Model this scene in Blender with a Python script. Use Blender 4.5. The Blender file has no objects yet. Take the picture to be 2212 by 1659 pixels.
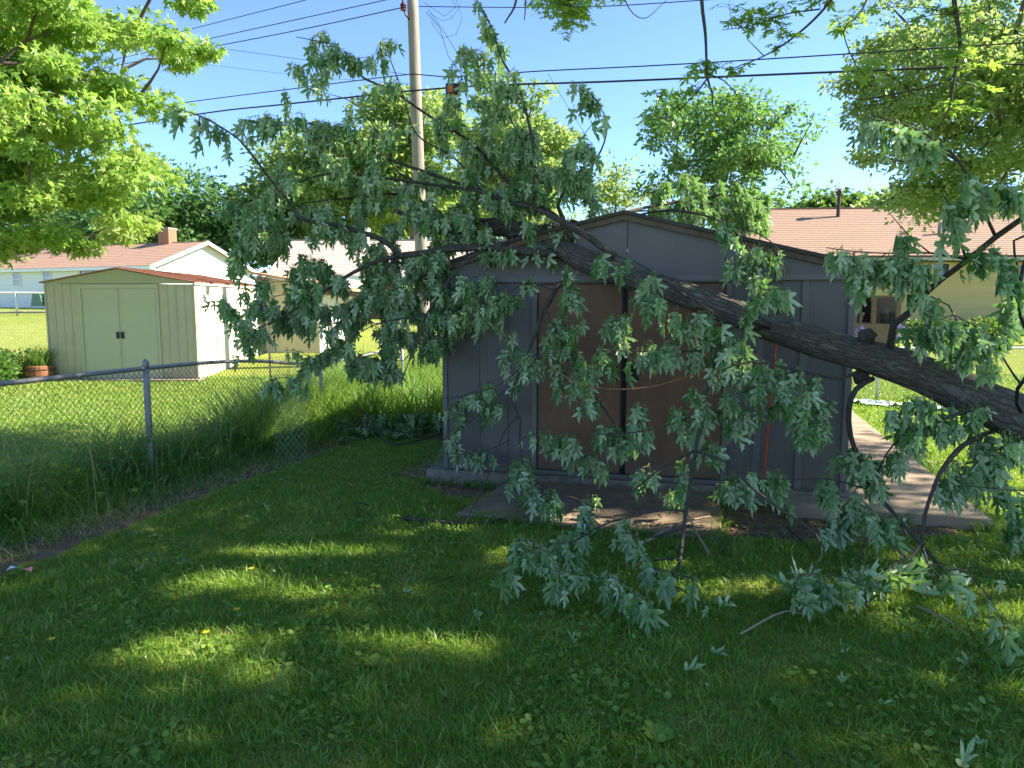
import bpy, math, random
import numpy as np
from mathutils import Vector, Matrix, noise
from mathutils.geometry import tessellate_polygon
R = math.radians
rng = np.random.default_rng(7)
random.seed(7)
scene = bpy.context.scene
COL = scene.collection

# ------------------------------------------------------------------ camera
F = 1533.7; CX = 1106.0; CY = 829.5          # focal length and centre on a 2212 px wide picture
PITCH = math.atan((CY - 660.0) / F)
EYE = np.array([0.0, 0.0, 1.7])
cam_d = bpy.data.cameras.new('camera')
cam_d.sensor_width = 36.0; cam_d.lens = 36.0 * F / 2212.0
cam_d.clip_start = 0.05; cam_d.clip_end = 2000
cam = bpy.data.objects.new('camera', cam_d); COL.objects.link(cam)
cam.location = EYE; cam.rotation_euler = (R(90) - PITCH, 0, 0)
scene.camera = cam

# ------------------------------------------------------------------ sky, sun, exposure
SUN_EL = 38.0
sd = np.array([0.995, 0.10]); sd = sd / np.linalg.norm(sd)
SUNV = np.array([sd[0] * math.cos(R(SUN_EL)), sd[1] * math.cos(R(SUN_EL)), math.sin(R(SUN_EL))])
world = bpy.data.worlds.new('World'); scene.world = world; world.use_nodes = True
wn = world.node_tree.nodes; wl = world.node_tree.links
bg = wn['Background']; sky = wn.new('ShaderNodeTexSky')
sky.sky_type = 'NISHITA'; sky.sun_disc = False
sky.sun_elevation = R(SUN_EL); sky.sun_rotation = math.atan2(sd[0], sd[1])
sky.air_density = 0.72; sky.dust_density = 0.0; sky.ozone_density = 4.5; sky.altitude = 1500
wl.new(sky.outputs[0], bg.inputs[0]); bg.inputs[1].default_value = 0.115
sun_d = bpy.data.lights.new('sun', 'SUN'); sun_d.energy = 4.9; sun_d.angle = R(0.53)
sun_d.color = (1.0, 0.92, 0.76)
sun = bpy.data.objects.new('sun', sun_d); COL.objects.link(sun)
sun.rotation_euler = Vector(tuple(-SUNV)).to_track_quat('-Z', 'Y').to_euler()
vs = scene.view_settings
vs.view_transform = 'Standard'; vs.look = 'None'; vs.gamma = 1.0; vs.use_curve_mapping = False
vs.exposure = 1.92
scene.cycles.max_bounces = 8; scene.cycles.transparent_max_bounces = 8
scene.cycles.use_denoising = True
scene.cycles.sample_clamp_indirect = 6.0

# ------------------------------------------------------------------ geometry of the place
def hgt(x, y):
    """height of the lawn: flat in the near yard, rising gently behind"""
    x = np.asarray(x, float); y = np.asarray(y, float)
    h = np.interp(y, [-50, 13, 15, 18, 25, 33, 47, 80, 200, 900], [0, 0, .14, .36, .9, 1.15, 1.62, 2.0, 2.5, 3.0])
    w = np.clip((y - 1.0) / 4, 0, 1)
    h = h + 0.02 * np.sin(x * .9 + 1.3) * np.sin(y * .7) * w
    return h

def ray(px, py):
    u = (px - CX) / F; v = (CY - py) / F
    cp, sp = math.cos(PITCH), math.sin(PITCH)
    return np.array([u, cp + v * sp, -sp + v * cp])
def at(px, py, Y):
    d = ray(px, py); return EYE + d * (Y / d[1])
def gnd(px, py, dz=0.0):
    d = ray(px, py)
    t = 1.0
    for _ in range(4000):
        p = EYE + d * t
        if p[2] <= hgt(p[0], p[1]) + dz: break
        t *= 1.002
    p = EYE + d * t; p[2] = float(hgt(p[0], p[1])) + dz
    return p
def proj(P):
    P = np.atleast_2d(P) - EYE
    cp, sp = math.cos(PITCH), math.sin(PITCH)
    dep = P[:, 1] * cp - P[:, 2] * sp
    up = P[:, 1] * sp + P[:, 2] * cp
    dep_ = np.where(dep > .05, dep, .05)
    return np.stack([CX + F * P[:, 0] / dep_, CY - F * up / dep_, dep], 1)

# ------------------------------------------------------------------ materials
MATS = {}
def mat(name, col, rough=.7, var=.15, scale=8., bump=0., bscale=40., col2=None, stretch=(1, 1, 1), spec=.3, metal=0., detail=6, wear=None, splash=None):
    if name in MATS: return MATS[name]
    m = bpy.data.materials.new(name); m.use_nodes = True
    n = m.node_tree.nodes; l = m.node_tree.links; b = n['Principled BSDF']
    b.inputs['Roughness'].default_value = rough; b.inputs['Metallic'].default_value = metal
    b.inputs['Specular IOR Level'].default_value = spec
    tc = n.new('ShaderNodeTexCoord'); mp = n.new('ShaderNodeMapping'); mp.inputs['Scale'].default_value = stretch
    l.new(tc.outputs['Object'], mp.inputs['Vector'])
    nz = n.new('ShaderNodeTexNoise'); nz.inputs['Scale'].default_value = scale; nz.inputs['Detail'].default_value = detail
    nz.inputs['Roughness'].default_value = .65
    l.new(mp.outputs[0], nz.inputs['Vector'])
    cr = n.new('ShaderNodeValToRGB'); cr.color_ramp.elements[0].position = .3; cr.color_ramp.elements[1].position = .72
    c = np.array(col); c2 = np.array(col2) if col2 is not None else c * (1 + var)
    c1 = c if col2 is not None else c * (1 - var)
    cr.color_ramp.elements[0].color = (*c1, 1); cr.color_ramp.elements[1].color = (*c2, 1)
    l.new(nz.outputs[0], cr.inputs[0]); last = cr.outputs[0]
    if wear:                                    # stains with a shape of their own: (scale xyz, amount, colour)
        sc, amt, wc, p0, p1 = wear
        mw = n.new('ShaderNodeMapping'); mw.inputs['Scale'].default_value = sc; l.new(tc.outputs['Object'], mw.inputs[0])
        wn_ = n.new('ShaderNodeTexNoise'); wn_.inputs['Scale'].default_value = 1; wn_.inputs['Detail'].default_value = 9; wn_.inputs['Roughness'].default_value = .7
        l.new(mw.outputs[0], wn_.inputs['Vector'])
        wr = n.new('ShaderNodeMapRange'); wr.inputs[1].default_value = p0; wr.inputs[2].default_value = p1; wr.inputs[4].default_value = amt
        l.new(wn_.outputs[0], wr.inputs[0])
        wm = n.new('ShaderNodeMix'); wm.data_type = 'RGBA'; l.new(wr.outputs[0], wm.inputs[0]); l.new(last, wm.inputs[6]); wm.inputs[7].default_value = (*wc, 1)
        last = wm.outputs[2]
    if splash:                                  # soil splashed up the foot of a wall: (z0, height, colour, amount)
        z0, h_, sc_, am_ = splash
        sx = n.new('ShaderNodeSeparateXYZ'); l.new(tc.outputs['Object'], sx.inputs[0])
        sn = n.new('ShaderNodeTexNoise'); sn.inputs['Scale'].default_value = 9; sn.inputs['Detail'].default_value = 8; l.new(tc.outputs['Object'], sn.inputs['Vector'])
        sm = n.new('ShaderNodeMath'); sm.operation = 'MULTIPLY_ADD'; sm.inputs[1].default_value = -h_ * 2.2; l.new(sn.outputs[0], sm.inputs[0]); l.new(sx.outputs[2], sm.inputs[2])
        sr = n.new('ShaderNodeMapRange'); sr.inputs[1].default_value = z0 + h_ * .3; sr.inputs[2].default_value = z0 - h_ * 1.1; sr.inputs[4].default_value = am_
        l.new(sm.outputs[0], sr.inputs[0])
        wm = n.new('ShaderNodeMix'); wm.data_type = 'RGBA'; l.new(sr.outputs[0], wm.inputs[0]); l.new(last, wm.inputs[6]); wm.inputs[7].default_value = (*sc_, 1)
        last = wm.outputs[2]
    l.new(last, b.inputs['Base Color'])
    if bump:
        n2 = n.new('ShaderNodeTexNoise'); n2.inputs['Scale'].default_value = bscale; n2.inputs['Detail'].default_value = 6
        l.new(mp.outputs[0], n2.inputs['Vector'])
        bp = n.new('ShaderNodeBump'); bp.inputs['Strength'].default_value = bump; bp.inputs['Distance'].default_value = .02
        l.new(n2.outputs[0], bp.inputs['Height']); l.new(bp.outputs[0], b.inputs['Normal'])
    MATS[name] = m
    return m

def leaf_mat(name, tops, backs, trans=.4, tcol=(.25, .45, .05), rough=.5):
    """two-sided leaf: top colour ramp, pale underside, light shining through; ramps driven by per-leaf value"""
    m = bpy.data.materials.new(name); m.use_nodes = True
    n = m.node_tree.nodes; l = m.node_tree.links
    b = n['Principled BSDF']; out = n['Material Output']
    a = n.new('ShaderNodeAttribute'); a.attribute_name = 'var'
    def ramp(cols):
        r = n.new('ShaderNodeValToRGB')
        while len(r.color_ramp.elements) < len(cols): r.color_ramp.elements.new(.5)
        for i, c in enumerate(cols):
            r.color_ramp.elements[i].position = i / (len(cols) - 1); r.color_ramp.elements[i].color = (*c, 1)
        l.new(a.outputs['Fac'], r.inputs[0]); return r
    rt = ramp(tops); rb = ramp(backs)
    g = n.new('ShaderNodeNewGeometry'); mx = n.new('ShaderNodeMix'); mx.data_type = 'RGBA'
    l.new(g.outputs['Backfacing'], mx.inputs[0]); l.new(rt.outputs[0], mx.inputs[6]); l.new(rb.outputs[0], mx.inputs[7])
    l.new(mx.outputs[2], b.inputs['Base Color']); b.inputs['Roughness'].default_value = rough
    b.inputs['Specular IOR Level'].default_value = .35
    t = n.new('ShaderNodeBsdfTranslucent')
    m2 = n.new('ShaderNodeMix'); m2.data_type = 'RGBA'; m2.blend_type = 'MULTIPLY'; m2.inputs[0].default_value = 0
    t.inputs[0].default_value = (*tcol, 1)
    ms = n.new('ShaderNodeMixShader'); ms.inputs[0].default_value = trans
    l.new(b.outputs[0], ms.inputs[1]); l.new(t.outputs[0], ms.inputs[2]); l.new(ms.outputs[0], out.inputs[0])
    n.remove(m2)
    m.use_backface_culling = False
    return m

def bark_mat(name, dark, light, su=6., sv=1.2, bump=.8, lichen=None):
    m = bpy.data.materials.new(name); m.use_nodes = True
    n = m.node_tree.nodes; l = m.node_tree.links; b = n['Principled BSDF']
    b.inputs['Roughness'].default_value = .9; b.inputs['Specular IOR Level'].default_value = .15
    uv = n.new('ShaderNodeUVMap'); uv.uv_map = 'UVMap'
    mp = n.new('ShaderNodeMapping'); mp.inputs['Scale'].default_value = (su, sv, 1)
    l.new(uv.outputs[0], mp.inputs[0])
    dn = n.new('ShaderNodeTexNoise'); dn.inputs['Scale'].default_value = 2.5; dn.inputs['Detail'].default_value = 3
    l.new(mp.outputs[0], dn.inputs['Vector'])
    ad = n.new('ShaderNodeMix'); ad.data_type = 'RGBA'; ad.blend_type = 'LINEAR_LIGHT'; ad.inputs[0].default_value = .25
    l.new(mp.outputs[0], ad.inputs[6]); l.new(dn.outputs['Color'], ad.inputs[7])
    vo = n.new('ShaderNodeTexVoronoi'); vo.feature = 'DISTANCE_TO_EDGE'; vo.inputs['Scale'].default_value = 1.6
    l.new(ad.outputs[2], vo.inputs['Vector'])
    cr = n.new('ShaderNodeValToRGB'); cr.color_ramp.elements[0].position = 0; cr.color_ramp.elements[1].position = .16
    l.new(vo.outputs[0], cr.inputs[0])
    nz = n.new('ShaderNodeTexNoise'); nz.inputs['Scale'].default_value = 7; nz.inputs['Detail'].default_value = 8; nz.inputs['Roughness'].default_value = .75
    l.new(mp.outputs[0], nz.inputs['Vector'])
    c2 = n.new('ShaderNodeValToRGB'); c2.color_ramp.elements[0].position = .3; c2.color_ramp.elements[1].position = .75
    c2.color_ramp.elements[0].color = (*dark, 1); c2.color_ramp.elements[1].color = (*light, 1)
    l.new(nz.outputs[0], c2.inputs[0])
    mu = n.new('ShaderNodeMix'); mu.data_type = 'RGBA'; mu.blend_type = 'MULTIPLY'; mu.inputs[0].default_value = .45
    l.new(c2.outputs[0], mu.inputs[6]); l.new(cr.outputs[0], mu.inputs[7])
    last = mu.outputs[2]
    if lichen:
        n3 = n.new('ShaderNodeTexNoise'); n3.inputs['Scale'].default_value = 3.2; n3.inputs['Detail'].default_value = 9; n3.inputs['Roughness'].default_value = .8
        l.new(uv.outputs[0], n3.inputs['Vector'])
        c3 = n.new('ShaderNodeValToRGB'); c3.color_ramp.elements[0].position = .54; c3.color_ramp.elements[1].position = .68
        l.new(n3.outputs[0], c3.inputs[0])
        ml = n.new('ShaderNodeMix'); ml.data_type = 'RGBA'; l.new(c3.outputs[0], ml.inputs[0]); l.new(last, ml.inputs[6]); ml.inputs[7].default_value = (*lichen, 1)
        last = ml.outputs[2]
    l.new(last, b.inputs['Base Color'])
    hs = n.new('ShaderNodeMath'); hs.operation = 'MULTIPLY'; l.new(cr.outputs[0], hs.inputs[0]); l.new(nz.outputs[0], hs.inputs[1])
    bp = n.new('ShaderNodeBump'); bp.inputs['Strength'].default_value = bump; bp.inputs['Distance'].default_value = .03
    l.new(hs.outputs[0], bp.inputs['Height']); l.new(bp.outputs[0], b.inputs['Normal'])
    return m

# ------------------------------------------------------------------ mesh helpers
def new_mesh(name, V, Fc, m=None, smooth=False, var=None, uv=None):
    me = bpy.data.meshes.new(name)
    V = np.asarray(V, np.float32)
    if isinstance(Fc, np.ndarray) and Fc.ndim == 2:
        nf, k = Fc.shape
        me.vertices.add(len(V)); me.vertices.foreach_set('co', V.ravel())
        me.loops.add(nf * k); me.loops.foreach_set('vertex_index', Fc.ravel().astype(np.int32))
        me.polygons.add(nf); me.polygons.foreach_set('loop_start', np.arange(0, nf * k, k, dtype=np.int32))
        me.update(calc_edges=True)
    else:
        me.from_pydata([tuple(map(float, v)) for v in V], [], [tuple(int(i) for i in f) for f in Fc])
        me.update()
    if var is not None:
        a = me.attributes.new('var', 'FLOAT', 'POINT'); a.data.foreach_set('value', np.asarray(var, np.float32))
    if uv is not None:
        u = me.uv_layers.new(name='UVMap')
        li = np.empty(len(me.loops), np.int32); me.loops.foreach_get('vertex_index', li)
        u.data.foreach_set('uv', np.asarray(uv, np.float32)[li].ravel())
    if smooth: me.polygons.foreach_set('use_smooth', [True] * len(me.polygons))
    if m: me.materials.append(m)
    return me
def link(name, me, parent=None, loc=None, kind=None, label=None, cat=None, group=None):
    o = bpy.data.objects.new(name, me); COL.objects.link(o)
    if parent: o.parent = parent
    if loc is not None: o.location = tuple(map(float, loc))
    if kind: o['kind'] = kind
    if label: o['label'] = label
    if cat: o['category'] = cat
    if group: o['group'] = group
    return o
def thing(name, label, cat, loc=(0, 0, 0), rz=0., group=None):
    o = link(name, None, None, loc, None, label, cat, group); o.rotation_euler = (0, 0, rz)
    o.empty_display_size = .2
    return o
class MB:
    """collects simple solids into one mesh"""
    def __init__(s): s.v = []; s.f = []
    def add(s, V, Fc):
        k = len(s.v); s.v += [tuple(map(float, v)) for v in V]; s.f += [tuple(i + k for i in f) for f in Fc]; return s
    def box(s, a, b):
        (x0, y0, z0), (x1, y1, z1) = a, b
        return s.add([(x0, y0, z0), (x1, y0, z0), (x1, y1, z0), (x0, y1, z0), (x0, y0, z1), (x1, y0, z1), (x1, y1, z1), (x0, y1, z1)],
                     [(0, 3, 2, 1), (4, 5, 6, 7), (0, 1, 5, 4), (1, 2, 6, 5), (2, 3, 7, 6), (3, 0, 4, 7)])
    def prism(s, pts, vec):
        """polygon of 3d points pushed along vec"""
        n = len(pts); P = [np.array(p, float) for p in pts]; Q = [p + np.array(vec) for p in P]
        return s.add(P + Q, [tuple(range(n))[::-1], tuple(range(n, 2 * n))] + [(i, (i + 1) % n, (i + 1) % n + n, i + n) for i in range(n)])
    def lathe(s, prof, n=20, c=(0, 0, 0)):
        V = []; Fc = []
        for r, z in prof:
            for i in range(n):
                a = 2 * math.pi * i / n; V.append((c[0] + r * math.cos(a), c[1] + r * math.sin(a), c[2] + z))
        for j in range(len(prof) - 1):
            for i in range(n): Fc.append((j * n + i, j * n + (i + 1) % n, (j + 1) * n + (i + 1) % n, (j + 1) * n + i))
        Fc.append(tuple(range(n))[::-1]); Fc.append(tuple(range((len(prof) - 1) * n, len(prof) * n)))
        return s.add(V, Fc)
    def tube(s, P, r, n=6):
        V, Fc, _ = tube_arr(P, r, n)
        return s.add(V, [tuple(f) for f in Fc])
    def mesh(s, name, m, bevel=0, smooth=False):
        me = bpy.data.meshes.new(name); me.from_pydata(s.v, [], s.f)
        me.materials.append(m)
        if bevel:
            import bmesh
            bm = bmesh.new(); bm.from_mesh(me)
            bmesh.ops.bevel(bm, geom=bm.edges[:], offset=bevel, segments=1, affect='EDGES'); bm.to_mesh(me); bm.free()
        if smooth:
            me.polygons.foreach_set('use_smooth', [True] * len(me.polygons))
        me.update(); return me
    def obj(s, name, m, parent=None, bevel=0, smooth=False, **k):
        return link(name, s.mesh(name, m, bevel, smooth), parent, **k)

def resample(P, seg):
    P = np.asarray(P, float)
    if len(P) < 3: 
        k = max(2, int(np.linalg.norm(P[-1, :3] - P[0, :3]) / seg) + 1)
        t = np.linspace(0, 1, k)[:, None]; return P[0] * (1 - t) + P[-1] * t
    out = []
    Q = np.vstack([2 * P[0] - P[1], P, 2 * P[-1] - P[-2]])
    for i in range(1, len(Q) - 2):
        d = np.linalg.norm(Q[i + 1, :3] - Q[i, :3]); k = max(1, int(d / seg))
        for j in range(k):
            t = j / k; a, b, c, e = Q[i - 1], Q[i], Q[i + 1], Q[i + 2]
            out.append(.5 * ((2 * b) + (-a + c) * t + (2 * a - 5 * b + 4 * c - e) * t * t + (-a + 3 * b - 3 * c + e) * t ** 3))
    out.append(P[-1]); return np.array(out)
def tube_arr(P, r, n=6, rough=0., caps=True):
    P = np.asarray(P, float); k = len(P)
    r = np.full(k, r, float) if np.isscalar(r) else np.asarray(r, float)
    T = np.gradient(P, axis=0); T /= np.linalg.norm(T, axis=1)[:, None] + 1e-9
    up = np.array([0, 0, 1.]) if abs(T[0, 2]) < .9 else np.array([1., 0, 0])
    N = np.zeros_like(P); N[0] = np.cross(T[0], up); N[0] /= np.linalg.norm(N[0])
    for i in range(1, k):
        v = N[i - 1] - T[i] * np.dot(N[i - 1], T[i]); N[i] = v / (np.linalg.norm(v) + 1e-9)
    B = np.cross(T, N)
    a = np.linspace(0, 2 * np.pi, n, endpoint=False)
    ring = np.cos(a)[None, :, None] * N[:, None] + np.sin(a)[None, :, None] * B[:, None]
    rr = np.repeat(r[:, None], n, 1)
    if rough:
        s = np.concatenate([[0], np.cumsum(np.linalg.norm(np.diff(P, axis=0), axis=1))])
        for i in range(k):
            for j in range(n):
                if n > 30: rr[i, j] *= 1 - .045 * abs(noise.noise(Vector((math.cos(a[j]) * 5.5, math.sin(a[j]) * 5.5, s[i] * 2.6)))) * 2 + .02 * noise.noise(Vector((math.cos(a[j]) * 14, math.sin(a[j]) * 14, s[i] * 12)))
                rr[i, j] *= 1 + rough * (noise.noise(Vector((math.cos(a[j]) * 2.2, math.sin(a[j]) * 2.2, s[i] * 2.0))) +
                                         .6 * noise.noise(Vector((math.cos(a[j]) * 7, math.sin(a[j]) * 7, s[i] * 5))))
    V = (P[:, None] + ring * rr[:, :, None]).reshape(-1, 3)
    i, j = np.meshgrid(np.arange(k - 1), np.arange(n), indexing='ij'); i = i.ravel(); j = j.ravel()
    Fq = np.stack([i * n + j, i * n + (j + 1) % n, (i + 1) * n + (j + 1) % n, (i + 1) * n + j], 1)
    s = np.concatenate([[0], np.cumsum(np.linalg.norm(np.diff(P, axis=0), axis=1))])
    uv = np.stack([np.tile(np.abs(np.linspace(-1, 1, n)) , k), np.repeat(s, n)], 1)
    if caps:
        V = np.vstack([V, P[0], P[-1]]); c0 = len(V) - 2; c1 = c0 + 1
        jj = np.arange(n)
        f0 = np.stack([(jj + 1) % n, jj, np.full(n, c0), np.full(n, c0)], 1)
        f1 = np.stack([(k - 1) * n + jj, (k - 1) * n + (jj + 1) % n, np.full(n, c1), np.full(n, c1)], 1)
        uv = np.vstack([uv, [[0, 0], [0, s[-1]]]])
        return V, [tuple(f) for f in Fq] + [tuple(f[:3]) for f in f0] + [tuple(f[:3]) for f in f1], uv
    return V, Fq, uv
def tube_obj(name, P, r, m, parent=None, n=8, seg=.08, rough=0., **k):
    P = np.asarray(P, float); r = np.full(len(P), r) if np.isscalar(r) else np.asarray(r, float)
    Q = resample(np.hstack([P[:, :3], r[:, None]]), seg)
    V, Fc, uv = tube_arr(Q[:, :3], np.maximum(Q[:, 3], 1e-4), n, rough)
    return link(name, new_mesh(name, V, Fc, m, True, uv=uv), parent, **k)
class TubeSoup:
    """many thin tubes in one mesh (quads, no caps)"""
    def __init__(s): s.V = []; s.F = []; s.uv = []; s.n = 0
    def add(s, P, r, n=4):
        V, Fq, uv = tube_arr(P, r, n, caps=False)
        s.V.append(V); s.F.append(Fq + s.n); s.uv.append(uv); s.n += len(V)
    def obj(s, name, m, parent=None, **k):
        return link(name, new_mesh(name, np.vstack(s.V), np.vstack(s.F), m, True, uv=np.vstack(s.uv)), parent, **k)

def in_poly(poly, x, y):
    poly = np.asarray(poly, float); x = np.asarray(x, float); y = np.asarray(y, float)
    ins = np.zeros(x.shape, bool); j = len(poly) - 1
    for i in range(len(poly)):
        xi, yi = poly[i]; xj, yj = poly[j]
        c = ((yi > y) != (yj > y)) & (x < (xj - xi) * (y - yi) / (yj - yi + 1e-12) + xi)
        ins ^= c; j = i
    return ins

# ------------------------------------------------------------------ leaf templates
HALF = [(0, 0), (.07, -.03), (.24, -.06), (.40, .02), (.34, .10), (.24, .15), (.13, .22), (.27, .31), (.38, .40), (.52, .62), (.40, .56), (.36, .64),
        (.28, .54), (.20, .50), (.09, .42), (.11, .56), (.20, .70), (.14, .74), (.12, .86), (.05, .93), (0, 1.10)]
def leaf_template(seed, flat=False):
    r = np.random.default_rng(seed)
    fold = r.uniform(.5, 1.3); curl = r.uniform(-.3, 1.0); wid = r.uniform(.66, .9); tw = r.uniform(-.6, .6)
    if flat: fold, curl, wid = .15, .1, 1.0
    sides = []
    for sgn in (1, -1):
        h = [(sgn * x * wid * r.uniform(.88, 1.12), y + r.uniform(-.02, .02), 0) for x, y in HALF]
        h[0] = (0, 0, 0); h[-1] = (0, HALF[-1][1], 0)
        mid = [(0, .8, 0), (0, .5, 0), (0, .2, 0)]
        sides.append([Vector(p) for p in h + mid])
    V = []; Fc = []
    for si, s in enumerate(sides):
        tris = tessellate_polygon([s]); k = len(V); V += [np.array(p) for p in s]
        for t in tris:
            a, b, c = [np.array(s[i]) for i in t]
            nz = np.cross(b - a, c - a)[2]
            Fc.append(tuple(i + k for i in (t if nz > 0 else t[::-1])))
    V = np.array(V)
    x, y = V[:, 0].copy(), V[:, 1].copy()
    lobes = .05 * np.sin(y * 14 + seed)
    V[:, 2] = -np.abs(x) * fold - curl * y * y * .5 + tw * x * y + lobes * np.abs(x) * 2
    V[:, 0] = x * (1 - .25 * fold)
    return V.astype(np.float32), np.array(Fc, np.int32)
NT = 14
TPL = [leaf_template(i + 3) for i in range(NT)]
TPLF = [leaf_template(i + 30, True) for i in range(3)]
STAR_V = np.array([(0, 0, 0), (.33, .05, -.05), (.16, .28, 0), (.52, .62, -.16), (.14, .52, -.02), (0, 1.05, -.15), (-.14, .52, -.02), (-.52, .62, -.16), (-.16, .28, 0), (-.33, .05, -.05)], np.float32)
STAR_F = np.array([(0, 1, 2), (2, 3, 4), (4, 5, 6), (6, 7, 8), (8, 9, 0), (0, 2, 8), (2, 4, 8), (4, 6, 8)], np.int32)
OV_V = np.array([(0, 0, 0), (.3, .45, -.08), (0, 1, 0), (-.3, .45, -.08)], np.float32)
OV_F = np.array([(0, 1, 2), (0, 2, 3)], np.int32)

def frames(Y, N):
    Y = Y / (np.linalg.norm(Y, axis=1)[:, None] + 1e-9)
    N = N - Y * np.sum(N * Y, 1)[:, None]; N /= (np.linalg.norm(N, axis=1)[:, None] + 1e-9)
    X = np.cross(Y, N)
    return np.stack([X, Y, N], 2)        # columns
def scatter_mesh(name, TV, TF, P, M, S, var, m, parent=None, **k):
    """one mesh holding copies of a template at positions P, frames M, sizes S"""
    n = len(P)
    V = np.einsum('nij,vj->nvi', M, TV) * S[:, None, None] + P[:, None]
    nv = len(TV)
    Fc = (TF[None] + (np.arange(n) * nv)[:, None, None]).reshape(-1, TF.shape[1])
    return V.reshape(-1, 3), Fc, np.repeat(var, nv)
def soup(parts):
    V = []; Fc = []; va = []; k = 0
    for v, f, a in parts:
        V.append(v); Fc.append(f + k); va.append(a); k += len(v)
    return np.vstack(V), np.vstack(Fc), np.concatenate(va)

class Leaves:
    def __init__(s): s.P = []; s.Y = []; s.N = []; s.S = []; s.a = []; s.pet = TubeSoup()
    def add(s, p, y, n, size, a): s.P.append(p); s.Y.append(y); s.N.append(n); s.S.append(size); s.a.append(a)
    def build(s, parent, m, mpet, nobj=300, tpl=TPL, part='leaf', rest='leaves'):
        P = np.array(s.P); M = frames(np.array(s.Y), np.array(s.N)); S = np.array(s.S); a = np.array(s.a)
        pr = proj(P); inf = (pr[:, 0] > 0) & (pr[:, 0] < 2212) & (pr[:, 1] > 0) & (pr[:, 1] < 1659) & (pr[:, 2] > .3)
        app = np.where(inf, S / np.maximum(pr[:, 2], .3), 0)
        order = np.argsort(-app); top = order[:nobj]; low = order[nobj:]
        nt = len(tpl); grp = rng.integers(0, nt, len(P))
        meshes = []
        for g in range(nt):
            for q in range(4):
                meshes.append(new_mesh('leaf', tpl[g][0], tpl[g][1], m, False, np.full(len(tpl[g][0]), (q + .5) / 4)))
        for i in top:
            o = bpy.data.objects.new(part, meshes[grp[i] * 4 + min(3, int(a[i] * 4))]); COL.objects.link(o)
            mt = Matrix.Identity(4)
            for r_ in range(3):
                for c_ in range(3): mt[r_][c_] = float(M[i, r_, c_] * S[i])
                mt[r_][3] = float(P[i, r_])
            o.matrix_world = mt
            if parent: o.parent = parent; o.matrix_parent_inverse = parent.matrix_world.inverted() if False else Matrix.Translation(-parent.location)
        if len(low):
            parts = []
            for g in range(nt):
                ii = low[grp[low] == g]
                if len(ii): parts.append(scatter_mesh('', tpl[g][0], tpl[g][1], P[ii], M[ii], S[ii], a[ii], m))
            V, Fc, va = soup(parts)
            if parent: V = V - np.array(parent.location)
            link(rest, new_mesh(rest, V, Fc, m, False, va), parent, kind='stuff')
        if s.pet.n:
            V = np.vstack(s.pet.V)
            if parent: V = V - np.array(parent.location)
            link('petioles', new_mesh('petioles', V, np.vstack(s.pet.F), mpet, True), parent, kind='stuff')

def rnd(a, b): return float(rng.uniform(a, b))
def unit(v): v = np.asarray(v, float); return v / (np.linalg.norm(v) + 1e-9)

def hang_leaves(L, p, size, n=2, face=.72, petiole=True, droop=1.0, ground=None):
    """leaves on drooping stalks at twig point p"""
    for _ in range(n):
        ang = rnd(0, 2 * math.pi); out = np.array([math.cos(ang), math.sin(ang), 0])
        pl = size * rnd(.35, .85)
        if droop > .5:
            a = p + out * pl * .30 + np.array([0, 0, pl * rnd(.05, .35)])
            b = a + out * pl * .12 + np.array([0, 0, -pl * rnd(.4, .9)])
            y = np.array([rnd(-.22, .22), rnd(-.22, .22), -1.0]) + out * .06
        else:
            a = p + out * pl * .5 + np.array([0, 0, pl * .3]); b = a + out * pl * .5
            y = out + np.array([rnd(-.3, .3), rnd(-.3, .3), rnd(-.8, .1)])
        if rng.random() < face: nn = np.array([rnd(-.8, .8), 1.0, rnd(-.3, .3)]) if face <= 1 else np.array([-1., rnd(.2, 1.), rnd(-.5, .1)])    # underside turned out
        else: nn = np.array([rnd(-1, 1), -rnd(.1, 1), rnd(-.2, .6)])
        if droop <= .5: nn = np.array([rnd(-.5, .5), rnd(-.5, .5), 1.0])
        s = size * rnd(.5, 1.25)
        if b[2] + y[2] * s / np.linalg.norm(y) < .02 and droop > .5:
            y = out * 1.0 + np.array([rnd(-.4, .4), rnd(-.4, .4), -.15]); b[2] = max(b[2], .035); nn = np.array([rnd(-.5, .5), rnd(-.5, .5), rng.choice([-1., -1., 1.])])
        L.add(b, y, nn, s, rng.random() if face <= 1 else rnd(.72, 1))  # above one, only pale tones: sunlight put into the leaf colour
        if petiole: L.pet.add(np.array([p, a, b]), [.0022, .0018, .0014], 3)
def sprig(T, L, p0, p1, size, nodes=5, r0=.006, lift=.12, per=2, leaf_from=.35, face=.82, droop=1.0):
    """curved twig from p0 to p1 carrying leaves along its outer part"""
    p0 = np.asarray(p0, float); p1 = np.asarray(p1, float); d = np.linalg.norm(p1 - p0)
    side = np.array([rnd(-1, 1), rnd(-1, 1), 0]) * d * .08
    m1 = p0 * .66 + p1 * .34 + side + np.array([0, 0, d * lift]); m2 = p0 * .3 + p1 * .7 - side * .6 + np.array([0, 0, d * lift])
    P = np.array([p0, m1, m2, p1]); Q = resample(P, max(.05, d / 8)); k = len(Q)
    T.add(Q, np.linspace(r0, .0018, k), 4)
    for t in np.linspace(leaf_from, 1, nodes):
        q = Q[int(round(t * (k - 1)))]
        hang_leaves(L, q + rng.normal(0, .008, 3), size, per, face, droop=droop)
    return Q

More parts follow.
